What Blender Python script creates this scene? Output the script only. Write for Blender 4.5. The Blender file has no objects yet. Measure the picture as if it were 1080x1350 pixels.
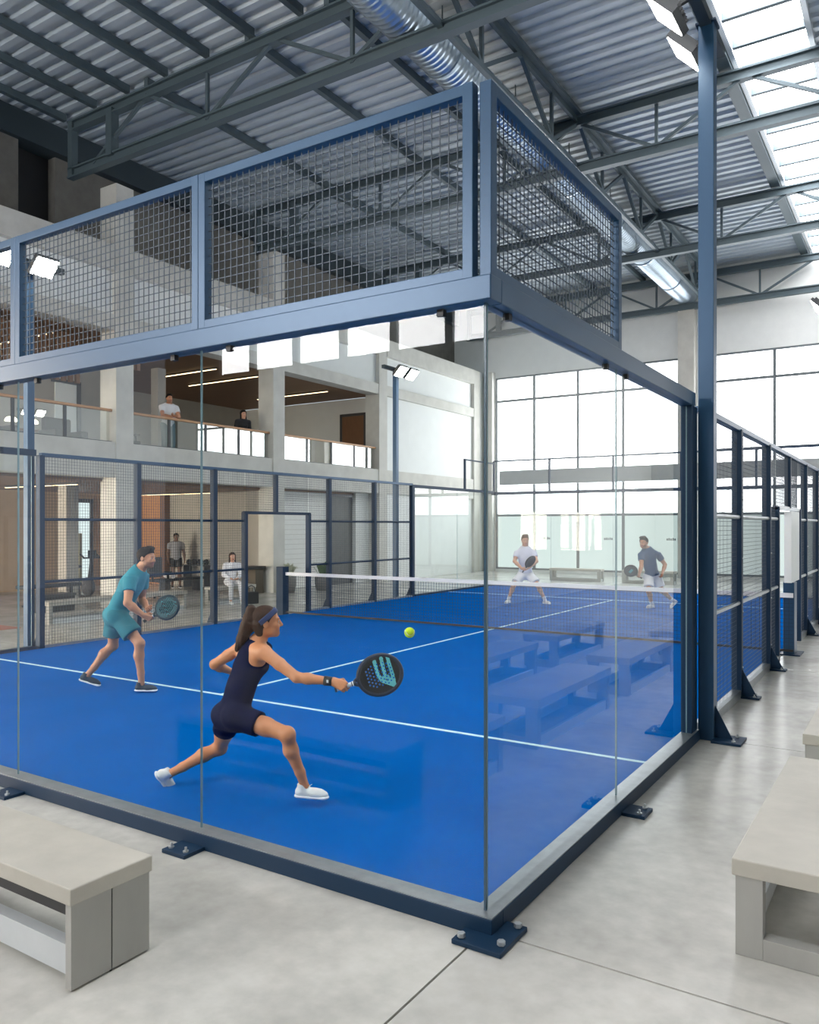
import bpy, math, random
import numpy as np
from mathutils import Vector
random.seed(7); RNG = np.random.default_rng(7)
S = bpy.context.scene
COL = S.collection
PI = math.pi
V = lambda *a: np.array(a, dtype=float)
TH = math.radians(32.7)
CR = V(math.cos(TH), math.sin(TH), 0)      # direction to the right of the view
CF = V(-math.sin(TH), math.cos(TH), 0)     # direction of the view
UP = V(0, 0, 1)
CAM = V(1.813, -3.518, 2.0)
FPX = 1052.0
def P(px, py, d):
    """measured point: photograph coordinates and a distance along the view, in metres in the hall"""
    return CAM + CF*d + CR*((px-540)*d/FPX) + UP*((693-py)*d/FPX)
def nrm(v):
    v = np.asarray(v, float); return v/max(np.linalg.norm(v), 1e-9)

# ------------------------------------------------------------------ materials
def lin(c):
    f = lambda u: u/12.92 if u <= .04045 else ((u+.055)/1.055)**2.4
    return tuple(f(x/255) for x in c) + (1,)
MATS = {}
def mat(name, rgb, rough=.5, metal=0., var=0., scale=6., bump=0., bscale=40., spec=.5, stretch=None, sheen=0., coat=0.):
    m = bpy.data.materials.new(name); m.use_nodes = True
    nt = m.node_tree; b = nt.nodes['Principled BSDF']
    c = lin(rgb)
    b.inputs['Base Color'].default_value = c
    b.inputs['Roughness'].default_value = rough
    b.inputs['Metallic'].default_value = metal
    b.inputs['Specular IOR Level'].default_value = spec
    if coat: b.inputs['Coat Weight'].default_value = coat; b.inputs['Coat Roughness'].default_value = .15
    if sheen: b.inputs['Sheen Weight'].default_value = sheen
    if var or bump:
        tc = nt.nodes.new('ShaderNodeTexCoord'); mp = nt.nodes.new('ShaderNodeMapping')
        nt.links.new(tc.outputs['Object'], mp.inputs['Vector'])
        if stretch: mp.inputs['Scale'].default_value = stretch
        if var:
            n = nt.nodes.new('ShaderNodeTexNoise'); n.inputs['Scale'].default_value = scale
            n.inputs['Detail'].default_value = 6; n.inputs['Roughness'].default_value = .6
            nt.links.new(mp.outputs[0], n.inputs['Vector'])
            r = nt.nodes.new('ShaderNodeValToRGB')
            r.color_ramp.elements[0].position = .3; r.color_ramp.elements[1].position = .7
            r.color_ramp.elements[0].color = tuple(max(0, x*(1-var)) for x in c[:3]) + (1,)
            r.color_ramp.elements[1].color = tuple(min(1, x*(1+var)) for x in c[:3]) + (1,)
            nt.links.new(n.outputs['Fac'], r.inputs['Fac']); nt.links.new(r.outputs['Color'], b.inputs['Base Color'])
        if bump:
            n2 = nt.nodes.new('ShaderNodeTexNoise'); n2.inputs['Scale'].default_value = bscale; n2.inputs['Detail'].default_value = 4
            nt.links.new(mp.outputs[0], n2.inputs['Vector'])
            bp = nt.nodes.new('ShaderNodeBump'); bp.inputs['Strength'].default_value = bump; bp.inputs['Distance'].default_value = .01
            nt.links.new(n2.outputs['Fac'], bp.inputs['Height']); nt.links.new(bp.outputs['Normal'], b.inputs['Normal'])
    MATS[name] = m
    return m
def emit(name, rgb, k):
    m = bpy.data.materials.new(name); m.use_nodes = True; nt = m.node_tree; nt.nodes.clear()
    o = nt.nodes.new('ShaderNodeOutputMaterial'); e = nt.nodes.new('ShaderNodeEmission')
    e.inputs['Color'].default_value = lin(rgb); e.inputs['Strength'].default_value = k
    nt.links.new(e.outputs[0], o.inputs['Surface']); return m
def glass(name, tint, ior=1.5, gain=1.7, rough=0.0, haze=0.0):
    """thin sheet: light passes straight through, the front face mirrors by Fresnel"""
    m = bpy.data.materials.new(name); m.use_nodes = True; nt = m.node_tree; nt.nodes.clear()
    N = nt.nodes.new; L = nt.links.new
    o = N('ShaderNodeOutputMaterial'); t = N('ShaderNodeBsdfTransparent'); g = N('ShaderNodeBsdfGlossy')
    t.inputs['Color'].default_value = tint + (1,)
    g.inputs['Roughness'].default_value = rough; g.inputs['Color'].default_value = (1, 1, 1, 1)
    fr = N('ShaderNodeFresnel'); fr.inputs['IOR'].default_value = ior
    geo = N('ShaderNodeNewGeometry')
    inv = N('ShaderNodeMath'); inv.operation = 'SUBTRACT'; inv.inputs[0].default_value = 1; L(geo.outputs['Backfacing'], inv.inputs[1])
    mu = N('ShaderNodeMath'); mu.operation = 'MULTIPLY'; L(fr.outputs[0], mu.inputs[0]); L(inv.outputs[0], mu.inputs[1])
    mg = N('ShaderNodeMath'); mg.operation = 'MULTIPLY'; mg.use_clamp = True; L(mu.outputs[0], mg.inputs[0]); mg.inputs[1].default_value = gain
    mx = N('ShaderNodeMixShader'); L(mg.outputs[0], mx.inputs['Fac']); L(t.outputs[0], mx.inputs[1]); L(g.outputs[0], mx.inputs[2])
    out = mx.outputs[0]
    if haze:
        d = N('ShaderNodeBsdfDiffuse'); d.inputs['Color'].default_value = (.85, .93, .92, 1)
        tr = N('ShaderNodeBsdfTranslucent'); tr.inputs['Color'].default_value = (.85, .93, .92, 1)
        ad = N('ShaderNodeMixShader'); ad.inputs['Fac'].default_value = .5; L(d.outputs[0], ad.inputs[1]); L(tr.outputs[0], ad.inputs[2])
        m2 = N('ShaderNodeMixShader'); m2.inputs['Fac'].default_value = haze; L(out, m2.inputs[1]); L(ad.outputs[0], m2.inputs[2]); out = m2.outputs[0]
    L(out, o.inputs['Surface']); return m

NAVY = mat('navy_paint', (38, 73, 104), .36, .2, spec=.55)
NAVY_SHADE = mat('shaded_navy_paint', (13, 44, 70), .5, 0, spec=.3)  # the same navy paint, darkened for faces that get little light
SILVER = mat('galvanised_sill', (150, 156, 160), .35, .6, var=.12, scale=9)
WIRE = mat('wire_mesh_steel', (66, 76, 86), .5, .3)
GLASS = glass('clear_court_glass', (.965, .985, .98), 1.5, 1.25)
GLASSE = glass('front_court_glass', (.97, .988, .983), 1.5, .5)
GEDGE = mat('glass_edge', (130, 158, 166), .2, 0, spec=.8)
GEDGE_D = mat('dark_silicone_seam', (46, 74, 92), .3)
BALGL = glass('balcony_glass', (.9, .93, .93), 1.9, 2.2)
TURF = mat('blue_turf', (0, 90, 170), .95, 0, var=.07, scale=1.1, bump=.35, bscale=900, spec=.0)
LINE = mat('white_line_turf', (196, 232, 240), .85, 0, bump=.3, bscale=700, spec=.1)
CONC = mat('pale_concrete', (194, 192, 185), .75, 0, var=.1, scale=2.2, bump=.12, bscale=30)
CONCD = mat('dark_blockwork', (104, 102, 97), .85, 0, var=.14, scale=3, bump=.15, bscale=30)
WHITEW = mat('white_render', (220, 222, 220), .7, 0, var=.03, scale=3)
GREYW = mat('grey_plaster', (172, 168, 160), .8, 0, var=.05, scale=3)
BEIGE = mat('beige_panel_wall', (196, 168, 136), .7, 0, var=.06, scale=2.5)
WOODC = mat('brown_wood_ceiling', (122, 88, 62), .55, 0, var=.2, scale=5, stretch=(.3, 8, 1))
WOODP = mat('orange_wood_panel', (190, 132, 78), .5, 0, var=.18, scale=5, stretch=(6, 6, .5))
WOODR = mat('oak_handrail', (186, 138, 96), .45, 0, var=.12, scale=8, stretch=(4, .4, 4))
WOODD = mat('brown_door_wood', (116, 80, 54), .5, 0, var=.15, scale=6, stretch=(6, 6, .5))
STEEL = mat('grey_truss_paint', (78, 92, 98), .5, .2)
STEELD = mat('dark_eaves_steel', (48, 60, 66), .55, .2)
ROOF = mat('corrugated_zinc', (172, 182, 190), .45, .15, var=.07, scale=1.4)
GALV = mat('spiral_duct_zinc', (176, 190, 202), .3, .8, var=.06, scale=5)
BLACK = mat('black_plastic', (22, 23, 26), .5)
CHAR = mat('charcoal_fabric', (48, 50, 52), .8)
DGREY = mat('dark_grey_steel', (70, 72, 74), .5, .3)
WPAINT = mat('white_board', (236, 240, 240), .4)
WHITEF = mat('white_cloth', (226, 226, 230), .85)
BENCH = mat('concrete_bench_top', (176, 172, 162), .62, 0, var=.09, scale=3.2, bump=.1, bscale=26)
BENCHL = mat('grey_bench_board', (158, 157, 152), .62, 0, var=.07, scale=4, stretch=(1, 1, .3))
BENCHG = mat('pale_bench_board', (190, 194, 196), .55, 0, var=.05, scale=4)
POTM = mat('woven_grey_pot', (112, 110, 106), .8, 0, bump=.6, bscale=60)
LEAF = mat('plant_leaf', (78, 104, 62), .6)
LEAFP = mat('pale_plant_leaf', (176, 180, 160), .6)
BOLT = mat('zinc_bolt', (190, 195, 198), .35, .7)
RUBBER = mat('black_rubber', (18, 18, 20), .7)
GASK = mat('window_gasket', (96, 104, 108), .5)
SHUT = mat('white_slat_cladding', (218, 218, 214), .7, var=.03)
TERRA = mat('terracotta_mat', (168, 112, 92), .9)
CURT = mat('pale_curtain', (168, 164, 130), .9)
WINL = emit('overcast_window', (250, 252, 255), 5.0)
WINB = emit('overcast_clerestory', (252, 252, 252), 28.0)
SKYL = emit('overcast_skylight', (252, 252, 255), 13)
LAMP = emit('floodlight_led', (255, 251, 238), 40.0)
LED = emit('warm_led_strip', (255, 220, 170), 3.4)
GLOW = emit('small_lamp_glow', (255, 240, 214), 4.0)
GYMW = emit('gym_daylight_window', (226, 240, 240), .8)
FILL_LOUNGE = emit('lounge_fill_pane', (255, 240, 220), 22)  # glow for the added out-of-view panes, here and next line
FILL_GYM = emit('gym_fill_pane', (255, 242, 224), 42)
FROST = emit('frosted_daylight_pane', (230, 243, 240), .74)

def floor_material():
    m = bpy.data.materials.new('polished_concrete_floor'); m.use_nodes = True; nt = m.node_tree; N = nt.nodes.new; L = nt.links.new
    b = nt.nodes['Principled BSDF']
    tc = N('ShaderNodeTexCoord')
    n1 = N('ShaderNodeTexNoise'); n1.inputs['Scale'].default_value = .9; n1.inputs['Detail'].default_value = 7; n1.inputs['Roughness'].default_value = .62
    n2 = N('ShaderNodeTexNoise'); n2.inputs['Scale'].default_value = 9; n2.inputs['Detail'].default_value = 5
    L(tc.outputs['Object'], n1.inputs['Vector']); L(tc.outputs['Object'], n2.inputs['Vector'])
    r = N('ShaderNodeValToRGB'); r.color_ramp.elements[0].position = .32; r.color_ramp.elements[1].position = .68
    r.color_ramp.elements[0].color = lin((168, 166, 159)); r.color_ramp.elements[1].color = lin((204, 202, 195))
    L(n1.outputs['Fac'], r.inputs['Fac'])
    mx = N('ShaderNodeMixRGB'); mx.blend_type = 'OVERLAY'; mx.inputs['Fac'].default_value = .18
    L(r.outputs['Color'], mx.inputs[1]); L(n2.outputs['Fac'], mx.inputs[2]); L(mx.outputs[0], b.inputs['Base Color'])
    rr = N('ShaderNodeMapRange'); rr.inputs['To Min'].default_value = .14; rr.inputs['To Max'].default_value = .34
    L(n1.outputs['Fac'], rr.inputs['Value']); L(rr.outputs[0], b.inputs['Roughness'])
    b.inputs['Specular IOR Level'].default_value = .5
    return m
FLOORM = floor_material()

# ------------------------------------------------------------------ mesh collector
class MB:
    def __init__(s): s.v = []; s.f = []; s.m = []
    def quad(s, a, b, c, d, mi=0):
        n = len(s.v); s.v += [tuple(a), tuple(b), tuple(c), tuple(d)]; s.f.append((n, n+1, n+2, n+3)); s.m.append(mi)
    def box(s, x0, x1, y0, y1, z0, z1, mi=0):
        return s.obox(V((x0+x1)/2, (y0+y1)/2, (z0+z1)/2), V(1, 0, 0), V(0, 1, 0), V(0, 0, 1), abs(x1-x0)/2, abs(y1-y0)/2, abs(z1-z0)/2, mi)
    def obox(s, c, ax, ay, az, hx, hy, hz, mi=0):
        n = len(s.v)
        for k in (-1, 1):
            for j in (-1, 1):
                for i in (-1, 1): s.v.append(tuple(c+ax*hx*i+ay*hy*j+az*hz*k))
        for q in ((0, 2, 3, 1), (4, 5, 7, 6), (0, 1, 5, 4), (2, 6, 7, 3), (0, 4, 6, 2), (1, 3, 7, 5)):
            s.f.append(tuple(n+i for i in q)); s.m.append(mi)
        return s
    def bar(s, a, b, w, h=None, up=None, mi=0):
        a = np.asarray(a, float); b = np.asarray(b, float); d = b-a; L = np.linalg.norm(d); d = d/L
        up = UP if up is None else up
        if abs(np.dot(d, up)) > .98: up = V(1, 0, 0)
        sx = nrm(np.cross(d, up)); sy = np.cross(sx, d)
        return s.obox((a+b)/2, sx, d, sy, w/2, L/2, (w if h is None else h)/2, mi)
    def tube(s, pts, r, n=10, mi=0, caps=True):
        pts = [np.asarray(p, float) for p in pts]; rr = r if hasattr(r, '__len__') else [r]*len(pts)
        base = len(s.v); prev = None
        for i, p in enumerate(pts):
            d = nrm((pts[min(i+1, len(pts)-1)]-pts[max(i-1, 0)]))
            if prev is None:
                u = V(0, 0, 1) if abs(d[2]) < .9 else V(1, 0, 0)
                sx = nrm(np.cross(d, u))
            else: sx = nrm(prev-d*np.dot(prev, d))
            prev = sx; sy = np.cross(d, sx)
            for k in range(n):
                a = 2*PI*k/n; s.v.append(tuple(p+(sx*math.cos(a)+sy*math.sin(a))*rr[i]))
        for i in range(len(pts)-1):
            for k in range(n):
                a = base+i*n+k; b = base+i*n+(k+1) % n; s.f.append((a, b, b+n, a+n)); s.m.append(mi)
        if caps:
            s.f.append(tuple(base+k for k in range(n))[::-1]); s.m.append(mi)
            e = base+(len(pts)-1)*n; s.f.append(tuple(e+k for k in range(n))); s.m.append(mi)
        return s
    def lathe(s, c, prof, n=20, mi=0, ax=None):
        c = np.asarray(c, float); ax = UP if ax is None else nrm(ax)
        u = nrm(np.cross(ax, V(1, 0, 0) if abs(ax[0]) < .9 else V(0, 1, 0))); w = np.cross(ax, u)
        base = len(s.v)
        for (r, z) in prof:
            for k in range(n):
                a = 2*PI*k/n; s.v.append(tuple(c+ax*z+(u*math.cos(a)+w*math.sin(a))*max(r, 1e-4)))
        for i in range(len(prof)-1):
            for k in range(n):
                a = base+i*n+k; b = base+i*n+(k+1) % n; s.f.append((a, b, b+n, a+n)); s.m.append(mi)
        return s
    def prism(s, poly, d, mi=0):
        """poly: list of 3-D points (planar), d: extrusion vector"""
        n = len(s.v); k = len(poly); poly = [np.asarray(p, float) for p in poly]
        s.v += [tuple(p) for p in poly]+[tuple(p+d) for p in poly]
        s.f.append(tuple(range(n, n+k))[::-1]); s.m.append(mi); s.f.append(tuple(range(n+k, n+2*k))); s.m.append(mi)
        for i in range(k):
            j = (i+1) % k; s.f.append((n+i, n+j, n+k+j, n+k+i)); s.m.append(mi)
        return s
    def raw(s, v, f, mi=None):
        n = len(s.v); s.v += [tuple(p) for p in v]; s.f += [tuple(int(i)+n for i in q) for q in f]
        s.m += ([0]*len(f) if mi is None else list(mi)); return s
    def build(s, name, mats, parent=None, smooth=False, bevel=0., loc=None):
        mats = mats if isinstance(mats, (list, tuple)) else [mats]
        o = V(0, 0, 0)
        if parent is not None:
            q = parent
            while q is not None: o = o+V(*q.location); q = q.parent
        elif loc is not None: o = V(*loc)
        vv = np.array(s.v)-o
        me = bpy.data.meshes.new(name); me.from_pydata([tuple(p) for p in vv], [], s.f)
        for m in mats: me.materials.append(m)
        if len(mats) > 1: me.polygons.foreach_set('material_index', s.m)
        if smooth: me.polygons.foreach_set('use_smooth', [True]*len(s.f))
        me.update()
        ob = bpy.data.objects.new(name, me); COL.objects.link(ob)
        if parent is not None: ob.parent = parent
        elif loc is not None: ob.location = loc
        if bevel:
            b = ob.modifiers.new('soft_edges', 'BEVEL'); b.width = bevel; b.segments = 2; b.limit_method = 'ANGLE'
        return ob
def tag(o, label=None, cat=None, group=None, kind=None):
    if label: o['label'] = label
    if cat: o['category'] = cat
    if group: o['group'] = group
    if kind: o['kind'] = kind
    return o
def thing(name, label, cat, loc=(0, 0, 0), group=None):
    o = bpy.data.objects.new(name, None); COL.objects.link(o); o.location = tuple(loc); o.empty_display_size = .2
    return tag(o, label, cat, group)
def struct(name, mb, m, label=None, parent=None, bevel=0.):
    o = mb.build(name, m, parent, bevel=bevel); o['kind'] = 'structure'
    if label: o['label'] = label
    return o
def B(*a): return MB().box(*a)
def copy_tree(o, loc, label=None, parent=None):
    c = o.copy(); COL.objects.link(c); c.parent = parent
    if parent is None: c.location = loc
    if label: c['label'] = label
    for ch in list(o.children): copy_tree(ch, None, None, c)
    return c
# ------------------------------------------------------------------ the hall
XF = -14.4           # face of the two-storey gallery building
YE = 28.0            # far window wall
XR = 7.0; YB = -12.0
fl = MB(); 
gx = [-22, 0.0, XR]; gy = [YB, -8.6, -4.3, 0.0, 4.3, 8.6, 12.9, 17.2, 21.5, YE]
g = .006
for i in range(len(gx)-1):
    for j in range(len(gy)-1):
        fl.box(gx[i]+g, gx[i+1]-g, gy[j]+g, gy[j+1]-g, -.1, 0, 0)
fl.box(-22, XR, YB, YE, -.14, -.018, 1)
GROUT = mat('floor_joint', (92, 92, 90), .8)
o = struct('floor', fl, [FLOORM, GROUT])
tag(o, 'polished pale grey concrete hall floor with saw-cut joints')

# corrugated roof: two sheets either side of the skylight
ZR = 11.75
def corrugated(x0, x1, y0, y1, z, pitch=.36, dep=.06):
    mb = MB(); y = y0; pr = []
    while y < y1:
        pr += [(y, z), (y+pitch*.40, z), (y+pitch*.52, z+dep), (y+pitch*.88, z+dep)]; y += pitch
    pr.append((y1, z))
    for (a, za), (b, zb) in zip(pr[:-1], pr[1:]):
        mb.quad((x0, a, za), (x0, b, zb), (x1, b, zb), (x1, a, za))
    mb.box(x0, x1, y0, y1, z+dep+.02, z+dep+.12)
    return mb
c = corrugated(-16.6, -1.5, YB, YE, ZR); c2 = corrugated(.0, XR+.2, YB, YE, ZR); c.raw(c2.v, c2.f)
struct('ceiling', c, ROOF, 'corrugated zinc roof sheets over the hall')
# skylight
w = struct('window_1', B(-1.5, 0, YB, YE, ZR+.1, ZR+.12), SKYL, 'long white skylight strip in the roof')
bars = MB()
y = YB+.5
while y < YE:
    bars.box(-1.5, 0, y-.05, y+.05, ZR-.06, ZR+.1); y += 1.05
struct('glazing_bars', bars, STEEL, parent=w)
fr = MB(); fr.box(-1.52, -1.42, YB, YE, ZR-.12, ZR+.1); fr.box(-.08, .02, YB, YE, ZR-.12, ZR+.1)
struct('curb_frame', fr, mat('white_flashing', (206, 212, 216), .4, .2), parent=w)

# purlins along the hall under the sheets
n = 0
for x in (-15.3, -14.15, -13.0, -11.75, -10.5, -9.25, -8.0, -6.75):
    n += 1; struct('trim_%d' % n, B(x-.06, x+.06, YB, 8.0, ZR-.17, ZR-.005), STEEL, 'grey steel roof purlin')
for x in (-12.4, -9.4, -7.4, 2.2, 4.4):
    n += 1; struct('trim_%d' % n, B(x-.06, x+.06, 8.0 if x < 0 else YB, YE, ZR-.17, ZR-.005), STEEL, 'grey steel roof purlin')
n += 1; struct('trim_%d' % n, B(-1.78, -1.53, YB, YE, ZR-.2, ZR-.005), STEEL, 'grey steel edge beam beside the skylight')
n += 1; struct('trim_%d' % n, B(-16.4, -15.75, YB, YE, 11.0, ZR-.1), STEELD, 'dark steel eaves beam over the gallery')

# roof trusses across the hall
ZB, ZT = 10.28, 11.48
def truss(y, label, x0=-15.1, x1=XR-.1, step=1.85):
    t = thing('roof_truss', label, 'truss', (-5, y, ZB), 'steel roof trusses across the hall')
    MB().box(x0, x1, y-.09, y+.09, ZT-.02, ZT+.02).box(x0, x1, y-.02, y+.02, ZT-.2, ZT).box(x0, x1, y-.09, y+.09, ZT-.22, ZT-.18).build('top_chord', STEEL, t)
    MB().box(x0, x1, y-.08, y+.08, ZB+.08, ZB+.12).box(x0, x1, y-.02, y+.02, ZB-.1, ZB+.1).box(x0, x1, y-.09, y+.09, ZB-.12, ZB-.08).build('bottom_chord', STEEL, t)
    x = -4.95; xs = []
    k0 = int((x0+4.95)/step)-0; k1 = int((x1+4.95)/step)
    for k in range(k0, k1):
        xa = -4.95+k*step; xb = xa+step
        a = (xa, y, ZT-.12); b = (xb, y, ZB+.05)
        if k % 2: a, b = (xa, y, ZB+.05), (xb, y, ZT-.12)
        MB().bar(a, b, .07).build('web_strut', STEEL, t)
        if k % 2 == 0: MB().bar((xa+step, y, ZB+.05), (xa+step, y, ZT-.12), .065).build('web_strut', STEEL, t)
    MB().bar((-13.55, y, ZB+.05), (-13.55, y, ZT-.1), .2).build('bearing_post', STEEL, t)
    for xe in (x0+.1,): MB().bar((xe, y, ZB-.1), (xe, y, ZT), .16).build('end_post', STEEL, t)
    return t
truss(8.0, 'nearest steel truss crossing overhead, its left end on the concrete pillar')
truss(14.2, 'second steel truss from the front, crossing behind the tall light post')
truss(21.0, 'third steel truss from the front, one short of the window wall')
truss(27.55, 'last steel truss, close against the far window wall')
# ridge truss along the hall
t = thing('ridge_truss', 'lattice ridge girder running lengthwise under the roof towards the windows', 'truss', (-4.95, 8, ZB))
MB().box(-5.09, -4.81, 4, 27.4, ZT+.03, ZT+.12).box(-4.98, -4.92, 4, 27.4, ZT-.1, ZT+.04).build('top_chord', STEEL, t)
y = 7.75
while y < 27:
    h = 6.55/2
    for (a, b) in ((y, y+h*.52), (y+h, y+h*.52)):
        MB().bar((-4.95, a+.1, ZT-.02), (-4.95, b, ZB+.1), .08).build('web_strut', STEEL, t)
        MB().bar((-4.95, b, ZB+.1), (-4.95, b, ZT), .07).build('web_strut', STEEL, t) if a == y else None
    y += h
MB().box(-5.0, -4.9, 4, 27.4, ZB+.03, ZB+.13).build('bottom_chord', STEEL, t)
# duct
dz = 10.82; dx = -5.75
dt = thing('ventilation_duct', 'round spiral-ribbed zinc ventilation duct hung beside the ridge girder', 'duct', (dx, 8, dz))
pts = []; rr = []
y = 3.0
while y < YE-.1:
    pts += [(dx, y, dz), (dx, y+.05, dz), (dx, y+.07, dz), (dx, y+.1, dz)]; rr += [.40, .40, .42, .42]; y += .13
MB().tube(pts, rr, 28).build('pipe', GALV, dt, smooth=True)
for y in (4.6, 6.6, 9.4, 12.6, 15.8, 19, 22.2, 25.4):
    MB().tube([(dx, y-.03, dz), (dx, y+.03, dz)], .44, 28).build('collar', GALV, dt)
    MB().bar((dx, y, dz+.43), (dx, y, ZR), .02).build('hanger', STEEL, dt)

# ------------------------------------------------------------------ gallery building on the left
k = n
def trim(mb, m, label):
    global k
    k += 1; return struct('trim_%d' % k, mb, m, label, bevel=0)
PY = [(3.3, 3.8), (8.75, 9.25), (14.25, 14.75), (19.75, 20.25), (26.9, 27.4)]
for i, (a, b) in enumerate(PY):
    trim(B(XF-.6, XF, a, b, 0, 10.2 if i in (1, 2) else 8.7), CONC, 'pale concrete pillar of the gallery')
ZF = 3.7; ZS = 4.0; ZC = 6.7
trim(MB().box(XF-.5, XF-.03, -6, 3.3, 3.15, ZS).box(XF-.5, XF-.03, 3.8, 8.75, 3.15, ZS).box(XF-.5, XF-.03, 9.25, 14.25, 3.15, ZS).box(XF-.5, XF-.03, 14.75, 19.75, 3.15, ZS).box(XF-.5, XF-.03, 20.25, 26.9, 3.15, ZS), CONC, 'pale concrete balcony edge beam')
trim(B(-21.4, XF-.5, -6, 27.6, 3.2, ZF), CONC, 'gallery floor slab')
trim(B(-21.4, XF-.35, -6, 20.2, ZC, ZC+.2), WOODC, 'brown boarded gallery ceiling')
trim(B(-21.4, XF-.55, -6, 20.2, 3.08, 3.19), WOODC, 'brown boarded ceiling of the ground-floor gym')
ub = MB(); lb = MB(); pn = MB()
ys = [-6]+[q for pr in PY for q in pr]
for j in range(0, len(ys)-1, 2):
    a, b = ys[j], ys[j+1]
    ub.box(XF-.6, XF+.02, a, b, 8.1, 8.7); lb.box(XF-.5, XF-.02, a, b, ZC-.02, 7.05); pn.box(XF-.45, XF-.15, a, b, 7.05, 8.1)
trim(ub, CONC, 'pale concrete top beam of the gallery'); trim(lb, CONC, 'concrete lintel over the balcony')
struct('wall_left', pn.box(XF-.45, XF-.12, 20.25, 26.9, ZS-.0, ZC).box(XF-.45, XF-.12, 20.25, 26.9, 0, 3.15).box(XF-.45, XF-.05, 27.4, YE, 0, 8.7), WHITEW, 'white rendered wall of the gallery')
struct('wall_left_upper', MB().box(-16.3, -15.9, YB, 7.2, 8.3, 11.1).box(-16.3, -16.0, 8.2, YE, 8.3, 11.3).box(-16.32, -15.86, YB, 7.2, 9.05, 9.2), CONCD, 'dark blockwork upper wall under the eaves')
trim(B(-16.5, -16.28, 7.2, 8.2, 8.3, 11.2), BLACK, 'dark upright opening in the upper wall')
trim(B(-16.6, XF-.1, -6, 27.5, 8.55, 8.69), CONC, 'concrete roof slab of the gallery')
# inside walls
struct('wall_gym', B(-21.6, -21.4, -6, 20.4, 0, 3.2), BEIGE, 'beige panelled back wall of the gym')
struct('wall_lounge', B(-21.6, -21.4, -6, 20.4, ZF, ZC), GREYW, 'grey back wall of the upstairs lounge')
struct('wall_corridor', B(-21.4, XF-.6, 20.25, 20.5, ZF, ZC), WHITEW, 'white cross wall with a brown door upstairs')
struct('wall_lobby', B(-21.4, XF-.5, -6.2, -6, 0, 8.7), GREYW, 'end wall of the gallery')
for i, (a, b) in enumerate(((.4, 2.9), (4.2, 6.5))):  # out-of-view glowing panes, added to brighten the gym and lounge
    p = struct('window_%d' % (6+i), B(-21, -15.4, -5.99, -5.97, a, b), FILL_LOUNGE if i else FILL_GYM, 'added unseen glowing pane that brightens the gallery rooms')
    struct('window_frame', MB().box(-21.1, -15.3, -6, -5.92, a-.1, a).box(-21.1, -15.3, -6, -5.92, b, b+.1).box(-18.3, -18.2, -6, -5.92, a, b), DGREY, parent=p)
struct('wall_lounge_bay', B(-18.2, -18.0, 5.0, 11.9, ZF, ZC), GREYW, 'grey partition behind the lounge sofas')
struct('wall_gym_end', MB().box(XF-.75, XF-.6, 14.75, 17.5, 0, 3.1).box(-21.4, XF-.75, 14.75, 14.9, 0, 3.1), GREYW, 'end wall of the gym')
sl = MB()
for i in range(20): sl.box(XF-.6, XF-.56, 14.77, 17.5, .02+i*.155, .02+i*.155+.146)
trim(sl, SHUT, 'white slatted cladding between the pillars')
struct('door_1', MB().box(XF-.75, XF-.6, 17.6, 18.95, 0, 3.0), mat('dark_grey_door', (92, 92, 90), .5, var=.1), 'tall dark grey door in the gallery ground floor')
trim(MB().box(XF-.6, XF-.45, 18.95, 19.75, 0, 3.15).box(XF-.6, XF-.45, 17.5, 17.6, 0, 3.15), WHITEW, 'white reveal beside the dark door')
d = struct('door_2', B(-16.4, -15.4, 20.2, 20.25, ZF, 6.05), WOODD, 'brown wooden door upstairs at the end of the balcony')
struct('door_frame', MB().box(-16.5, -16.4, 20.18, 20.25, ZF, 6.15).box(-15.4, -15.3, 20.18, 20.25, ZF, 6.15).box(-16.5, -15.3, 20.18, 20.25, 6.05, 6.15), DGREY, parent=d)
wp = MB()
for i in range(6): wp.box(-21.35+i*.25, -21.35+i*.25+.24, 14.68, 14.74, .02, 3.05)
trim(B(-19.72, -19.5, 14.5, 14.74, 0, 3.08), WOODD, 'dark slim column at the gym end wall')
trim(wp, WOODP, 'orange wood panelling in the gym')
ws = MB()
for i in range(26): ws.box(XF-1.3, XF-1.22, 3.9+i*.185, 3.9+i*.185+.1, 5.5, ZC-.02)
for i in range(6): ws.box(XF-1.3, XF-1.22, 9.4+i*.185, 9.4+i*.185+.1, 6.1, ZC-.02)
trim(ws, WOODC, 'hanging screen of brown wood slats over the lounge')
gw = struct('window_2', B(-21.38, -21.33, 11.95, 12.95, .1, 2.75), GYMW, 'bright daylight window at the back of the gym')
struct('window_frame', MB().box(-21.35, -21.28, 11.83, 11.95, .0, 2.87).box(-21.35, -21.28, 12.95, 13.07, 0, 2.87).box(-21.35, -21.28, 11.83, 13.07, 2.75, 2.87), DGREY, parent=gw)
# inner columns of the gym and lounge
for (x, y0) in ((-16.9, 9.0),):
    trim(B(x-.18, x+.18, y0, y0+.35, 0, 3.08), GREYW, 'slim column inside the gym')
trim(B(-17.6, -17.3, 12.4, 12.7, ZF, ZC), GREYW, 'slim column inside the upstairs lounge')

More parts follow.
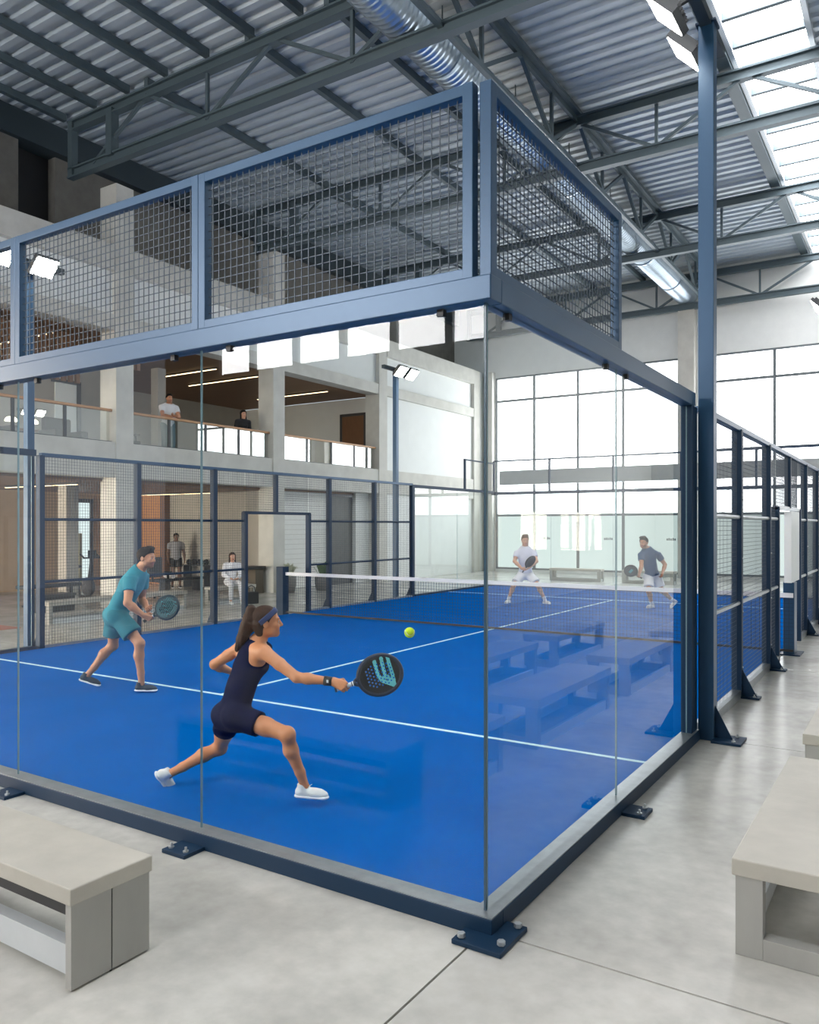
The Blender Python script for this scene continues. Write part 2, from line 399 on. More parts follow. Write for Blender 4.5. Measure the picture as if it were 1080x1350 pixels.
# balcony balustrades, one to a bay
def balustrade(y0, y1, label):
    t = thing('balcony_railing', label, 'railing', (XF-.2, (y0+y1)/2, ZS), 'glass balustrades along the gallery balcony')
    MB().box(XF-.24, XF-.14, y0, y1, 4.74, 4.80).build('handrail', WOODR, t, bevel=.01)
    m = max(2, round((y1-y0)/1.15)); w = (y1-y0)/m
    for i in range(m):
        a = y0+i*w; MB().box(XF-.196, XF-.184, a+.05, a+w-.05, ZS+.02, 4.74).build('glass_panel', BALGL, t)
        if i: MB().box(XF-.21, XF-.17, a-.035, a+.035, ZS, 4.74).build('rail_post', DGREY, t)
    MB().box(XF-.22, XF-.16, y0, y1, ZS, ZS+.03).build('bottom_channel', DGREY, t)
balustrade(3.8, 8.75, 'glass balcony railing with oak handrail in front of the lounge chairs')
balustrade(9.25, 14.25, 'glass balcony railing with oak handrail where two people stand')
balustrade(14.75, 19.75, 'glass balcony railing with oak handrail before the brown door')
# linear LED lights
def led(x0, x1, y, z, label):
    t = thing('linear_light', label, 'light', ((x0+x1)/2, y, z), 'warm linear ceiling lights')
    MB().box(x0, x1, y-.03, y+.03, z-.05, z).build('housing', DGREY, t)
    MB().box(x0+.01, x1-.01, y-.028, y+.028, z-.062, z-.051).build('diffuser', LED, t)
led(-18.6, -15.8, 13.3, ZC, 'warm light strip on the balcony ceiling above the man in the white shirt')
led(-18.7, -15.6, 14.85, ZC, 'warm light strip on the balcony ceiling above the woman in black')
led(-18.8, -15.5, 18.2, ZC, 'warm light strip on the balcony ceiling near the brown door')
led(-18.0, -15.8, 8.0, ZC, 'warm light strip on the lounge ceiling behind the wood slats')
led(-18.8, -15.7, 8.6, 3.07, 'warm light strip on the gym ceiling left of the pillar')
led(-20.4, -16.6, 14.1, 3.07, 'warm light strip on the gym ceiling above the standing man')

# ------------------------------------------------------------------ far window wall, right wall, wall behind
ww = MB()
def wallrect(x0, x1, z0, z1): ww.box(x0, x1, YE, YE+.25, z0, z1)
wallrect(-16.5, -13.9, 0, ZR); wallrect(-13.9, -6.05, 8.45, ZR); wallrect(-6.05, -4.78, 0, ZR); wallrect(-4.78, XR, 8.45, ZR); wallrect(3.6, XR, 0, 8.45)
wallrect(-13.9, -6.05, 0, .12); wallrect(-4.78, XR, 0, .12)
struct('wall_far', ww, WHITEW, 'white end wall around the tall windows')
trim(B(-6.0, -5.4, YE-.45, YE, 0, 10.3), CONC, 'concrete pillar between the far windows')
trim(B(-14.3, -13.95, YE-.3, YE, 0, 8.7), CONC, 'concrete pilaster at the left end of the window wall')
def window(name, x0, x1, z0, z1, xm, zm, label):
    p = struct(name, B(x0, x1, YE+.06, YE+.08, zm[0], z1), WINL, label)
    struct('frosted_pane', B(x0, x1, YE+.06, YE+.08, z0, zm[0]), FROST, parent=p)
    f = MB()
    for x in xm: f.box(x-.05, x+.05, YE-.02, YE+.06, z0, z1)
    for z in zm: f.box(x0, x1, YE-.01, YE+.06, z-.05, z+.05)
    f.box(x0, x0+.06, YE-.03, YE+.06, z0, z1).box(x1-.06, x1, YE-.03, YE+.06, z0, z1).box(x0, x1, YE-.03, YE+.06, z0, z0+.07).box(x0, x1, YE-.03, YE+.06, z1-.07, z1)
    struct('window_frame', f, GASK, parent=p)
    return p
w3 = window('window_3', -13.9, -6.05, .12, 8.45, (-12.1, -10.15, -8.25), (2.45, 7.42), 'tall far window behind the white shirted player')
w4 = window('window_4', -4.78, 3.6, .12, 8.45, (-2.68, -.6, 1.48), (2.45, 4.85, 7.42), 'tall far window behind the right fence')
for x in (-11.75, -9.05, -6.55):     # small manifestation marks on the panes: short rows of strokes
    mk = MB()
    for i in range(5): mk.box(x+i*.075, x+i*.075+.05, YE+.04, YE+.055, 1.42, 1.5+.02*(i % 2))
    struct('window_mark', mk, GASK, parent=w3)
# landing beam in front of the windows
trim(B(-13.5, XR, YE-.5, YE-.15, 3.75, 4.35), mat('grey_spandrel', (150, 154, 155), .7, var=.04), 'grey concrete landing across the far windows')
struct('wall_right', B(XR, XR+.2, YB, YE, 0, ZR), WHITEW, 'plain white right wall')
bw = MB(); bw.box(-16.5, XR, YB-.2, YB, 0, 6.1); bw.box(-16.5, XR, YB-.2, YB, 8.3, ZR); bw.box(-16.5, -14.3, YB-.2, YB, 6.1, 8.3); bw.box(-5.3, XR, YB-.2, YB, 6.1, 8.3)
struct('wall_back', bw, mat('dark_rear_wall', (62, 62, 60), .85, var=.1), 'grey wall behind the benches with high windows')
p = struct('window_5', B(-14.3, -5.3, YB-.12, YB-.1, 6.1, 8.3), WINB, 'high strip window behind the benches')
f = MB()
for i in range(6): x = -13.1+i*1.5; f.box(x-.1, x+.1, YB-.1, YB, 6.1, 8.3)
struct('window_frame', f, GASK, parent=p)
# ------------------------------------------------------------------ padel court, 10 x 20 m, near right corner at the origin
ZT0 = .05            # turf level
ct = thing('court_turf', 'bright blue artificial turf of the padel court with white lines', 'turf', (-5, 10, 0))
MB().box(-9.95, -.06, .06, 19.94, 0, ZT0).build('turf_carpet', TURF, ct)
for (a, b, c_, d_) in ((-9.95, -.06, 3.03, 3.08), (-9.95, -.06, 16.92, 16.97), (-5.025, -4.975, 3.08, 16.92)):
    MB().box(a, b, c_, d_, ZT0-.004, ZT0+.003).build('court_line', LINE, ct)

def glass_panel(t, a, b, z0, z1, gm=None):
    """upright pane between plan points a and b; edges ground pale"""
    a = V(*a, 0); b = V(*b, 0); d = nrm(b-a); nn = V(-d[1], d[0], 0)*.006; gp = d*.004
    m = MB(); lo = UP*z0; hi = UP*z1
    p = [a+gp-nn, b-gp-nn, b-gp+nn, a+gp+nn]
    q = [x+lo for x in p]+[x+hi for x in p]
    m.v = [tuple(x) for x in q]
    m.f = [(0, 1, 5, 4), (2, 3, 7, 6), (1, 2, 6, 5), (3, 0, 4, 7), (4, 5, 6, 7), (3, 2, 1, 0)]; m.m = [0, 0, 1, 1, 1, 1]
    return m.build('glass_panel', [gm or GLASS, GEDGE], t)
def wires(m, a, b, z0, z1, step=.05, r=.0024):
    a = V(*a, 0); b = V(*b, 0); L = np.linalg.norm(b-a); d = (b-a)/L
    n = int(L/step)
    for i in range(1, n):
        p = a+d*(i*L/n); m.bar(p+UP*z0, p+UP*z1, 2*r)
    n = int((z1-z0)/step)
    off = V(-d[1], d[0], 0)*2*r
    for i in range(1, n):
        z = z0+i*(z1-z0)/n; m.bar(a+UP*z+off, b+UP*z+off, 2*r)
    return m
def framed_mesh(t, a, b, z0, z1, w=.06, name='mesh_panel', fm=NAVY, step=.05, r=.0024):
    A = V(*a, 0); Bq = V(*b, 0); d = nrm(Bq-A)
    p = wires(MB(), A[:2], Bq[:2], z0, z1, step, r).build(name, WIRE, t)
    f = MB()
    for z in (z0+w/2, z1-w/2): f.bar(A+d*w*.9+UP*z, Bq-d*w*.9+UP*z, w*.97)
    for q in (A+d*w/2, Bq-d*w/2): f.bar(q+UP*(z0+.001), q+UP*z1, w)
    f.build('panel_frame', fm, p, bevel=.004)
    return p
def foot(t, c, out, w=.2, l=.2, h=.0, gusset=False):
    """base plate with bolts outside a post; out = outward direction"""
    c = V(*c); out = V(*out); s = np.cross(UP, out)
    m = MB().obox(c+out*l/2+UP*.012, out, s, UP, l/2, w/2, .012)
    f = m.build('foot_plate', NAVY_SHADE, t, bevel=.003)
    for sg in (-1, 1):
        q = c+out*l*.72+s*sg*w*.32
        MB().lathe(q+UP*.02, [(0, 0), (.018, 0), (.018, .014), (.008, .014), (.008, .035), (0, .035)], 8).build('bolt', BOLT, f)
    if gusset:
        MB().prism([c+UP*.02-s*.006, c+out*.17+UP*.02-s*.006, c+out*.15+UP*.05-s*.006, c+UP*.34-s*.006], s*.012).build('gusset', NAVY_SHADE, t)
    return f
def clip(t, c):
    MB().box(c[0]-.018, c[0]+.018, c[1]-.018, c[1]+.018, c[2]-.035, c[2]).build('glass_clip', BLACK, t)

# near end wall
t = thing('glass_end_wall', 'near glass end wall of the court with navy beam and wire mesh above', 'court wall', (-5, 0, 0))
MB().box(-10.07, .07, -.07, .055, .0, .096).build('base_channel', NAVY_SHADE, t, bevel=.004)
MB().box(-10.07, .066, -.064, .055, .096, .102).build('sill', SILVER, t)
for i in range(5): glass_panel(t, (-2*i-2, 0), (-2*i, 0), .1, 3.1, GLASSE)
MB().box(-10.07, .06, -.06, .06, 3.1, 3.222).build('top_beam', NAVY, t, bevel=.006)
for x in (-.25, -1.75, -2.25, -3.75, -4.25): clip(t, (x, 0, 3.1))
for i in range(5):
    framed_mesh(t, (-2*i-2, 0), (-2*i-(.055 if i == 0 else 0), 0), 3.222, 4.2)
for x in (-2.0, -3.9, -6, -8): foot(t, (x, -.07, 0), (0, -1, 0), .2, .16)
fp = MB().obox(V(.05, -.05, .014), V(1, 0, 0), V(0, 1, 0), UP, .13, .15, .012).build('corner_foot_plate', NAVY_SHADE, t, bevel=.003)
for q in ((.145, .065), (-.045, -.165), (.15, -.13)): MB().tube([V(*q, .03), V(*q, .05)], .02, 6).build('bolt', BOLT, fp)
MB().box(-.006, .006, -.006, .006, .1, 3.1).build('corner_seam', GEDGE_D, t)
# right side glass
t = thing('glass_side_wall', 'right glass side wall of the court beside the benches', 'court wall', (0, 2, 0))
MB().box(-.055, .07, .055, 4.22, .0, .096).build('base_channel', NAVY_SHADE, t, bevel=.004)
MB().box(-.055, .066, .055, 4.2, .096, .102).build('sill', SILVER, t)
glass_panel(t, (0, .012), (0, 2), .1, 3.1); glass_panel(t, (0, 2), (0, 4), .1, 3.1)
MB().box(-.06, .06, .06, 4.1, 3.1, 3.222).build('top_beam', NAVY, t, bevel=.006)
for y in (.25, 1.78, 2.22): clip(t, (0, y, 3.1))
framed_mesh(t, (0.0, .0), (0.0, 2.03), 3.222, 4.2, w=.065)
foot(t, (.07, 2.0, 0), (1, 0, 0), .2, .16)
MB().box(-.05, .05, 4.0, 4.2, .1, 3.1).build('end_post', NAVY_SHADE, t, bevel=.004)
# left side glass, far corner walls
t = thing('glass_side_wall', 'left near glass side wall of the court in front of the gallery', 'court wall', (-10, 2, 0))
MB().box(-10.07, -9.945, .055, 3.9, 0, .096).build('base_channel', NAVY_SHADE, t)
glass_panel(t, (-10, .012), (-10, 2), .1, 3.1); glass_panel(t, (-10, 2), (-10, 3.85), .1, 3.1)
MB().box(-10.05, -9.95, .06, 3.9, 3.1, 3.2).build('top_beam', NAVY_SHADE, t)
framed_mesh(t, (-10, .06), (-10, 2.03), 3.2, 4.2, step=.1, r=.003)
t = thing('glass_side_wall', 'left far glass side wall of the court beyond the light pole', 'court wall', (-10, 17.5, 0))
MB().box(-10.07, -9.945, 15.1, 19.95, 0, .096).build('base_channel', NAVY_SHADE, t)
for i in range(2): glass_panel(t, (-10, 15.15+i*2.4), (-10, 15.15+2.4*(i+1)), .1, 3.05)
MB().box(-10.05, -9.95, 15.0, 19.95, 3.05, 3.13).build('top_beam', NAVY_SHADE, t)
MB().box(-10.04, -9.96, 15.0, 15.08, 0, 3.1).build('end_post', NAVY_SHADE, t)
m = MB(); m.box(-10.03, -9.97, 18.0, 18.06, 3.13, 4.05); m.box(-10.02, -9.98, 18.0, 20, 4.01, 4.05); m.build('upper_rail', NAVY_SHADE, t)
t = thing('glass_side_wall', 'right far glass side wall of the court beyond the fence', 'court wall', (0, 18, 0))
MB().box(-.055, .07, 16.0, 19.95, 0, .096).build('base_channel', NAVY_SHADE, t)
for i in range(2): glass_panel(t, (0, 16+2*i), (0, 18+2*i), .1, 3.05)
MB().box(-.05, .05, 16, 19.95, 3.05, 3.13).build('top_beam', NAVY_SHADE, t)
t = thing('glass_end_wall', 'far glass end wall of the court behind the two distant players', 'court wall', (-5, 20, 0))
MB().box(-10.07, .07, 19.945, 20.07, 0, .096).build('base_channel', NAVY_SHADE, t)
for i in range(5): glass_panel(t, (-2*i-2, 20), (-2*i, 20), .1, 3.0, GLASSE)
MB().box(-10.07, .07, 19.95, 20.05, 3.0, 3.1).build('top_beam', NAVY_SHADE, t)
m = MB().box(-10, 0, 19.98, 20.02, 4.08, 4.13)
for x in (-10, -8.05, -6.0, -4.0, -2.0, -.03): m.box(x-.03, x+.03, 19.97, 20.03, 3.1, 4.1)
m.build('upper_rail', NAVY_SHADE, t)

# mesh fences along the sides
def fence(x, sg, ys, gate, stub, label):
    t = thing('mesh_fence', label, 'fence', (x, 10, 0))
    y0, y1 = ys[0], ys[-1]
    for (a, b) in ((y0, gate[0]), (gate[1], y1)):
        MB().box(x-.05, x+.05, a, b, 0, .09).build('kerb', SILVER, t)
    seq = [q for q in ys]
    for q in ys[1:] if sg > 0 else ys:
        MB().box(x-.055, x+.055, q-.045, q+.045, .0, 3.12).build('post', NAVY_SHADE, t, bevel=.004)
        foot(t, (x+sg*.05, q, 0), (sg, 0, 0), .16, .2, gusset=True)
        for z in (.35, 1.0, 1.62, 2.3, 2.9): MB().tube([V(x+sg*.054, q, z), V(x+sg*.066, q, z)], .011, 6).build('bolt', BOLT, t)
    for q in gate:
        MB().box(x-.055, x+.055, q-.04, q+.04, .0, 2.28).build('gate_post', NAVY_SHADE, t, bevel=.004)
    MB().box(x-.045, x+.045, stub-.04, stub+.04, 2.28, 3.1).build('stub_post', NAVY_SHADE, t)
    MB().box(x-.035, x+.035, gate[0]-.04, gate[1]+.04, 2.24, 2.30).build('gate_lintel', SILVER if sg > 0 else NAVY_SHADE, t)
    MB().box(x-.045, x+.045, y0, y1, 3.1, 3.16).build('top_rail', NAVY, t, bevel=.004)
    allp = sorted(list(ys)+list(gate))
    for a, b in zip(allp[:-1], allp[1:]):
        if a >= gate[0]-.01 and b <= gate[1]+.01: continue
        if b-a < .2: continue
        wires(MB(), (x, a), (x, b), .09, 3.1, .05, .002).build('mesh_panel', WIRE, t)
        for z in (1.1, 2.1): MB().tube([V(x+sg*.02, a, z), V(x+sg*.02, b, z)], .025, 8).build('mid_rail', SILVER if sg > 0 else NAVY_SHADE, t)
    wires(MB(), (x, gate[0]), (x, gate[1]), 2.3, 3.1, .05, .0026).build('mesh_panel', WIRE, t)
    return t
fence(0, 1, (4.5, 6.4, 8.5, 12.7, 14.6, 16.0), (9.3, 11.8), 10.6, 'navy wire mesh fence right of the tall light post, with a gateway and white board')
fence(-10, -1, (4.0, 5.87, 7.7, 11.35, 13.2, 15.0), (8.56, 10.6), 9.5, 'navy wire mesh fence on the far left side of the court before the gym')

# floodlight poles
def lamp_pole(x, y, top, offs, face, label, w=.14, bar=(-.6, .6)):
    t = thing('floodlight_pole', label, 'light pole', (x, y, 0))
    MB().box(x-w/2, x+w/2, y-w/2, y+w/2, 0, top).build('pole', NAVY, t, bevel=.005)
    MB().box(x-w/2-.02, x+w/2+.02, y-w/2-.02, y+w/2+.02, top-.0, top+.02).build('pole_cap', NAVY_SHADE, t)
    MB().box(x-.05, x+.05, y+bar[0], y+bar[1], top-.02, top+.07).build('crossbar', STEELD, t)
    for dy in offs:
        n_ = nrm(V(face*.72, 0, -.70)); s_ = V(0, 1, 0); u_ = np.cross(n_, s_)
        c = V(x+face*.24, y+dy, top-.05)
        h = MB().obox(c, s_, u_, n_, .2, .17, .035)
        for i in range(7): h.obox(c-n_*.055+s_*(-.15+.05*i), s_, u_, n_, .006, .13, .03)
        hd = h.build('lamp_head', DGREY, t)
        MB().obox(c+n_*.037, s_, u_, n_, .185, .155, .004).build('lens', LAMP, hd)
        MB().bar(c-n_*.03, V(x+face*.03, y+dy, top+.02), .04).build('lamp_bracket', DGREY, t)
    return t
tp = lamp_pole(.12, 4.30, 6.68, (-.5, .2), -1, 'tall navy light post at the right glass corner with two lit floodlights', bar=(-.9, .55))
foot(tp, (.18, 4.30, 0), (1, 0, 0), .3, .26, gusset=True)
lamp_pole(-10.2, 3.93, 6.18, (-.62, .1), 1, 'navy floodlight pole beside the left fence near the lounge, seen through the mesh', w=.12)
lamp_pole(-10.2, 14.5, 6.2, (-.12, .42), 1, 'slim navy floodlight pole in front of the white gallery wall', w=.12)
lamp_pole(.2, 15.9, 6.75, (-.35, .25), -1, 'floodlight pole at the right edge of the view, lamps against the white end wall', w=.12)

# net
nt_ = thing('court_net', 'low padel net with white top band across the middle of the court', 'net', (-5, 10, ZT0))
wires(MB(), (-10.15, 10), (.15, 10), .08, .92, .06, .0022).build('net_mesh', mat('dark_net_cord', (38, 52, 70), .8), nt_)
MB().box(-10.15, .15, 9.985, 10.015, .89, .96).build('top_band', WHITEF, nt_)
MB().box(-10.15, .15, 9.992, 10.008, ZT0+.005, .09).build('bottom_cord', BLACK, nt_)
MB().box(-10.35, -10.15, 9.9, 10.1, 0, 1.08).build('net_post', NAVY_SHADE, nt_, bevel=.006)
gp = thing('gate_board', 'white board on a navy post standing in the gateway of the right fence', 'board', (.1, 10.2, 0))
MB().box(.0, .16, 10.05, 10.35, 0, 1.12).build('post', NAVY, gp, bevel=.005)
MB().box(.03, .13, 9.95, 10.9, 1.12, 2.22).build('panel', WPAINT, gp)
MB().box(-.05, .25, 9.95, 10.45, 0, .02).build('foot_plate', NAVY_SHADE, gp)

# ball
bl = P(540, 834, 5.15)
b_ = MB(); pr = [(math.sin(i*PI/14)*.034, -math.cos(i*PI/14)*.034) for i in range(15)]
ball = b_.lathe(bl, pr, 24).build('padel_ball', mat('ball_felt', (196, 226, 52), .9, bump=.4, bscale=300), None, smooth=True, loc=bl)
tag(ball, 'bright yellow padel ball in the air in front of the lunging woman', 'ball')
sm = MB(); pts = []
for i in range(49):
    a = 2*PI*i/48; q = V(math.cos(a)+.35*math.cos(3*a)*0, math.sin(a), .55*math.sin(2*a)); pts.append(bl+nrm(q)*.0338)
sm.tube(pts, .0016, 6, caps=False).build('seam', WHITEF, ball)

# ------------------------------------------------------------------ benches
def slab_bench(name, x0, x1, y0, y1, label, group=None):
    t = thing(name, label, 'bench', ((x0+x1)/2, (y0+y1)/2, 0), group)
    MB().box(x0, x1, y0, y1, .375, .45).build('seat_slab', BENCH, t, bevel=.006)
    ym = (y0+y1)/2
    for (a, b) in ((x0+.02, x0+.055), (x1-.05, x1-.012)):
        m = MB().box(a, b, y0+.01, ym-.003, .01, .375).box(a, b, ym+.003, y1-.01, .01, .375).box(a+.005, b-.005, ym-.004, ym+.004, .0, .37, 1)
        m.build('leg_panel', [BENCHL, BLACK], t, bevel=.0)
    MB().box(x0+.055, x1-.05, y0+.05, y0+.11, .035, .165).build('low_rail', BENCHG, t)
    MB().box(x0+.056, x1-.051, y0+.012, y1-.03, .325, .374).build('dark_seat_gap', BLACK, t)  # black slab that paints in the dark gap under the seat
    return t
slab_bench('concrete_bench', -3.4, -1.235, -1.44, -1.01, 'pale slab bench with boarded ends outside the near glass end wall')
def frame_bench(x0, x1, y0, y1, label, group=None, name='side_bench'):
    t = thing(name, label, 'bench', ((x0+x1)/2, (y0+y1)/2, 0), group)
    MB().box(x0, x1, y0, y1, .37, .45).build('seat_slab', BENCH, t, bevel=.006)
    for y in (y0+.01, y1-.09):
        m = MB().box(x0+.015, x0+.135, y, y+.08, 0, .37).box(x1-.135, x1-.015, y, y+.08, 0, .37).box(x0+.135, x1-.135, y, y+.08, .0, .1)
        m.build('end_frame', BENCHL, t, bevel=.003)
    for x in (x0+.03, x1-.07): MB().box(x, x+.04, y0+.09, y1-.09, .0, .1).build('side_board', BENCHG, t)
    return t
G = 'grey benches along the right side of the court'
b0 = frame_bench(1.065, 1.60, .43, 2.40, 'grey frame bench in the right foreground, nearest of its row', G)
lab = ['second grey bench of the right row, just beyond the nearest one', 'third grey bench on the right side, level with the tall light post', 'fourth grey bench on the right side, beside the mesh fence']
for i, l in enumerate(lab): copy_tree(b0, (1.3325, 1.415+2.64*(i+1), 0), l)
lab = ['nearest grey bench of the outer row, mirrored in the right glass', 'second grey bench of the outer row, mirrored in the right glass', 'third grey bench of the outer row, mirrored in the right glass']
for i, l in enumerate(lab): copy_tree(b0, (2.75, 2.7+2.64*i, 0), l)
frame_bench(-13.45, -13.0, 6.1, 9.7, 'long pale bench between the left fence and the gym, behind the man in teal', name='gallery_bench')
frame_bench(-13.5, -13.05, 10.7, 12.1, 'short pale bench the woman in white sits on', name='gallery_bench')
frame_bench(-9.7, -7.75, 23.9, 24.3, 'low grey bench by the far windows, between the two distant players', name='window_bench')
frame_bench(-7.0, -5.2, 23.9, 24.3, 'low grey bench by the far windows, behind the player in the blue shirt', name='window_bench')

# ------------------------------------------------------------------ gallery furniture
def box_sofa(name, c, w, d, label, z, ang=0):
    t = thing(name, label, 'seat', (c[0], c[1], z))
    x, y = c
    MB().box(x-d/2, x+d/2, y-w/2, y+w/2, z+.12, z+.42).build('seat_cushion', CHAR, t, bevel=.03)
    MB().box(x-d/2, x-d/2+.2, y-w/2, y+w/2, z+.42, z+.95).build('backrest', CHAR, t, bevel=.04)
    for s in (-1, 1): MB().box(x-d/2, x+d/2, y+s*w/2-.09, y+s*w/2+.09, z+.1, z+.62).build('armrest', CHAR, t, bevel=.03)
    for a in (-1, 1):
        for b in (-1, 1): MB().box(x+a*(d/2-.08)-.02, x+a*(d/2-.08)+.02, y+b*(w/2-.08)-.02, y+b*(w/2-.08)+.02, z, z+.13).build('leg', BLACK, t)
    return t
box_sofa('lounge_sofa', (-16.2, 6.2), 1.7, .8, 'dark upholstered sofa upstairs in the lounge, left of the pole', ZF)
box_sofa('lounge_armchair', (-15.9, 8.35), .7, .75, 'dark armchair upstairs beside the concrete pillar', ZF)
t = thing('lounge_counter', 'low dark counter upstairs in the lounge with two white lamps on it', 'counter', (-17.0, 8.0, ZF))
MB().box(-17.3, -16.7, 7.35, 8.5, ZF+.62, ZF+.68).build('counter_top', WOODD, t); MB().box(-17.25, -16.75, 7.4, 8.45, ZF, ZF+.62).build('cabinet', CHAR, t)
for i, (y, l) in enumerate(((7.65, 'small white dome lamp on the lounge counter, left of its twin'), (8.2, 'small white dome lamp on the lounge counter, right of its twin'))):
    l_ = thing('table_lamp', l, 'lamp', (-16.95, y, ZF+.68), 'dome lamps on the lounge counter')
    MB().lathe((-16.95, y, ZF+.68), [(0, 0), (.07, 0), (.07, .015), (.012, .02), (.012, .2)], 16).build('base', WPAINT, l_, smooth=True)
    MB().lathe((-16.95, y, ZF+.86), [(.15, 0), (.14, .05), (.09, .1), (0, .12)], 18).build('lamp_shade', GLOW, l_, smooth=True)
t = thing('picture_door', 'white door panel in a dark frame on the lounge partition', 'door panel', (-18, 9.9, ZF))
MB().box(-18.0, -17.96, 9.5, 10.15, ZF, ZF+2.2).build('panel', WPAINT, t); MB().box(-18, -17.93, 10.15, 10.27, ZF, ZF+2.3).box(-18, -17.93, 9.4, 10.27, ZF+2.2, ZF+2.3).build('door_frame', DGREY, t)
def office_chair(c, z, h, label):
    t = thing('office_chair', label, 'chair', (c[0], c[1], z)); x, y = c
    MB().lathe((x, y, z), [(.02, .1), (.03, .12), (.03, .44)], 10).build('column', DGREY, t)
    for i in range(5):
        a = 2*PI*i/5; MB().bar((x, y, z+.1), (x+.28*math.cos(a), y+.28*math.sin(a), z+.06), .04).build('leg', BLACK, t)
        MB().tube([V(x+.28*math.cos(a)-.02, y+.28*math.sin(a), z+.03), V(x+.28*math.cos(a)+.02, y+.28*math.sin(a), z+.03)], .03, 10).build('castor', RUBBER, t)
    MB().box(x-.25, x+.25, y-.25, y+.25, z+.44, z+.52).build('seat', CHAR, t, bevel=.02)
    MB().box(x-.27, x-.2, y-.24, y+.24, z+.55, z+h).build('backrest', CHAR, t, bevel=.02)
    for s in (-1, 1): MB().box(x-.15, x+.15, y+s*.27-.02, y+s*.27+.02, z+.68, z+.72).box(x-.02, x+.02, y+s*.27-.02, y+s*.27+.02, z+.45, z+.7).build('armrest', BLACK, t)
office_chair((-15.75, 10.1), ZF, 1.45, 'black high-backed chair upstairs next to the man in the white shirt')
office_chair((-16.0, 11.4), 0, 1.12, 'black office chair inside the gym behind the man in teal')
# gym
t = thing('exercise_bike', 'black exercise bike in front of the bright gym window', 'gym machine', (-17.3, 9.9, 0))
x, y = -17.3, 9.9
MB().box(x-.5, x-.44, y-.25, y+.25, 0, .07).box(x+.44, x+.5, y-.25, y+.25, 0, .07).box(x-.5, x+.5, y-.04, y+.04, .05, .12).build('base_frame', BLACK, t)
MB().tube([V(x+.2, y-.04, .36), V(x+.2, y+.04, .36)], .25, 24).build('flywheel', DGREY, t)
MB().bar((x-.2, y, .1), (x-.32, y, .85), .07).build('seat_post', BLACK, t); MB().box(x-.45, x-.2, y-.1, y+.1, .85, .92).build('saddle', CHAR, t, bevel=.02)
MB().bar((x+.2, y, .1), (x+.36, y, 1.12), .07).build('front_post', BLACK, t); MB().bar((x+.36, y-.24, 1.14), (x+.36, y+.24, 1.14), .04).bar((x+.36, y-.24, 1.14), (x+.2, y-.24, 1.24), .035).bar((x+.36, y+.24, 1.14), (x+.2, y+.24, 1.24), .035).build('handlebar', BLACK, t)
MB().box(x+.36, x+.4, y-.12, y+.12, 1.15, 1.34).build('display', CHAR, t)
t = thing('storage_box', 'dark grey low box on the gym floor behind the long bench', 'box', (-15.3, 7.7, 0))
MB().box(-15.6, -15.05, 7.2, 8.1, 0, .36).build('body', CHAR, t, bevel=.01); MB().box(-15.62, -15.03, 7.18, 8.12, .36, .41).build('lid', DGREY, t, bevel=.008)
t = thing('weight_bench', 'long dark padded training bench inside the gym', 'gym bench', (-16.4, 8.3, 0))
MB().box(-16.7, -16.35, 7.6, 9.2, .46, .54).build('pad', CHAR, t, bevel=.02)
for y in (7.8, 9.0): MB().box(-16.7, -16.35, y-.03, y+.03, 0, .05).box(-16.55, -16.5, y-.03, y+.03, 0, .46).build('leg', BLACK, t)
t = thing('weight_bench', 'low black training bench in front of the standing man in grey', 'gym bench', (-17.2, 13.2, 0))
MB().box(-17.4, -17.0, 12.4, 14.0, .34, .42).build('pad', BLACK, t, bevel=.02)
for y in (12.6, 13.8): MB().box(-17.38, -17.02, y-.03, y+.03, 0, .34).build('leg', DGREY, t)
t = thing('dumbbell_rack', 'slim dark rack against the gym end wall', 'rack', (-17.95, 14.6, 0))
MB().box(-18.5, -17.45, 14.4, 14.72, .70, .73).build('shelf', DGREY, t)
for x in (-18.45, -17.5): MB().box(x-.02, x+.02, 14.4, 14.72, 0, .72).build('leg', DGREY, t)
for i, (x, l) in enumerate(((-18.25, 'leftmost black dumbbell on the gym rack'), (-17.97, 'middle black dumbbell on the gym rack'), (-17.69, 'rightmost black dumbbell on the gym rack'))):
    d_ = thing('dumbbell', l, 'dumbbell', (x, 14.55, .73), 'dumbbells on the gym rack')
    MB().tube([V(x, 14.45, .82), V(x, 14.66, .82)], .018, 10).build('grip_bar', BOLT, d_)
    for yy in (14.42, 14.64): MB().tube([V(x, yy, .82), V(x, yy+.06, .82)], .09, 12).build('weight', BLACK, d_)
t = thing('console_table', 'dark console table with a black top beside the gym pillar', 'table', (-14.85, 13.75, 0))
MB().box(-15.15, -14.6, 13.35, 14.15, .72, .8).build('table_top', BLACK, t, bevel=.008); MB().box(-15.1, -14.65, 13.75, 14.1, 0, .72).build('cabinet', mat('taupe_cabinet', (86, 78, 68), .6), t)
t = thing('towel', 'rolled white towel on the low training bench', 'towel', (-17.2, 12.75, .42))
MB().tube([V(-17.38, 12.75, .49), V(-17.02, 12.75, .49)], .07, 16).build('roll', WHITEF, t)
MB().tube([V(-17.25, 12.75, .49), V(-17.2, 12.75, .49)], .074, 16).build('fold_band', GREYW, t)
tag(MB().box(-14.2, -13.0, 3.9, 5.5, .001, .012).build('exercise_mat', TERRA, None, loc=(-13.6, 4.7, 0)), 'terracotta exercise mat on the floor by the gym', 'mat')
c_ = MB()
for i in range(14): c_.tube([V(-21.2+.03*math.sin(i*1.9), 11.97+.045*i, .1), V(-21.2+.03*math.sin(i*1.9), 11.97+.045*i, 1.75)], .03, 8)
cu = c_.build('window_curtain', CURT, None, loc=(-21.2, 12.3, 0)); tag(cu, 'pale olive curtain across the lower part of the gym window', 'curtain')
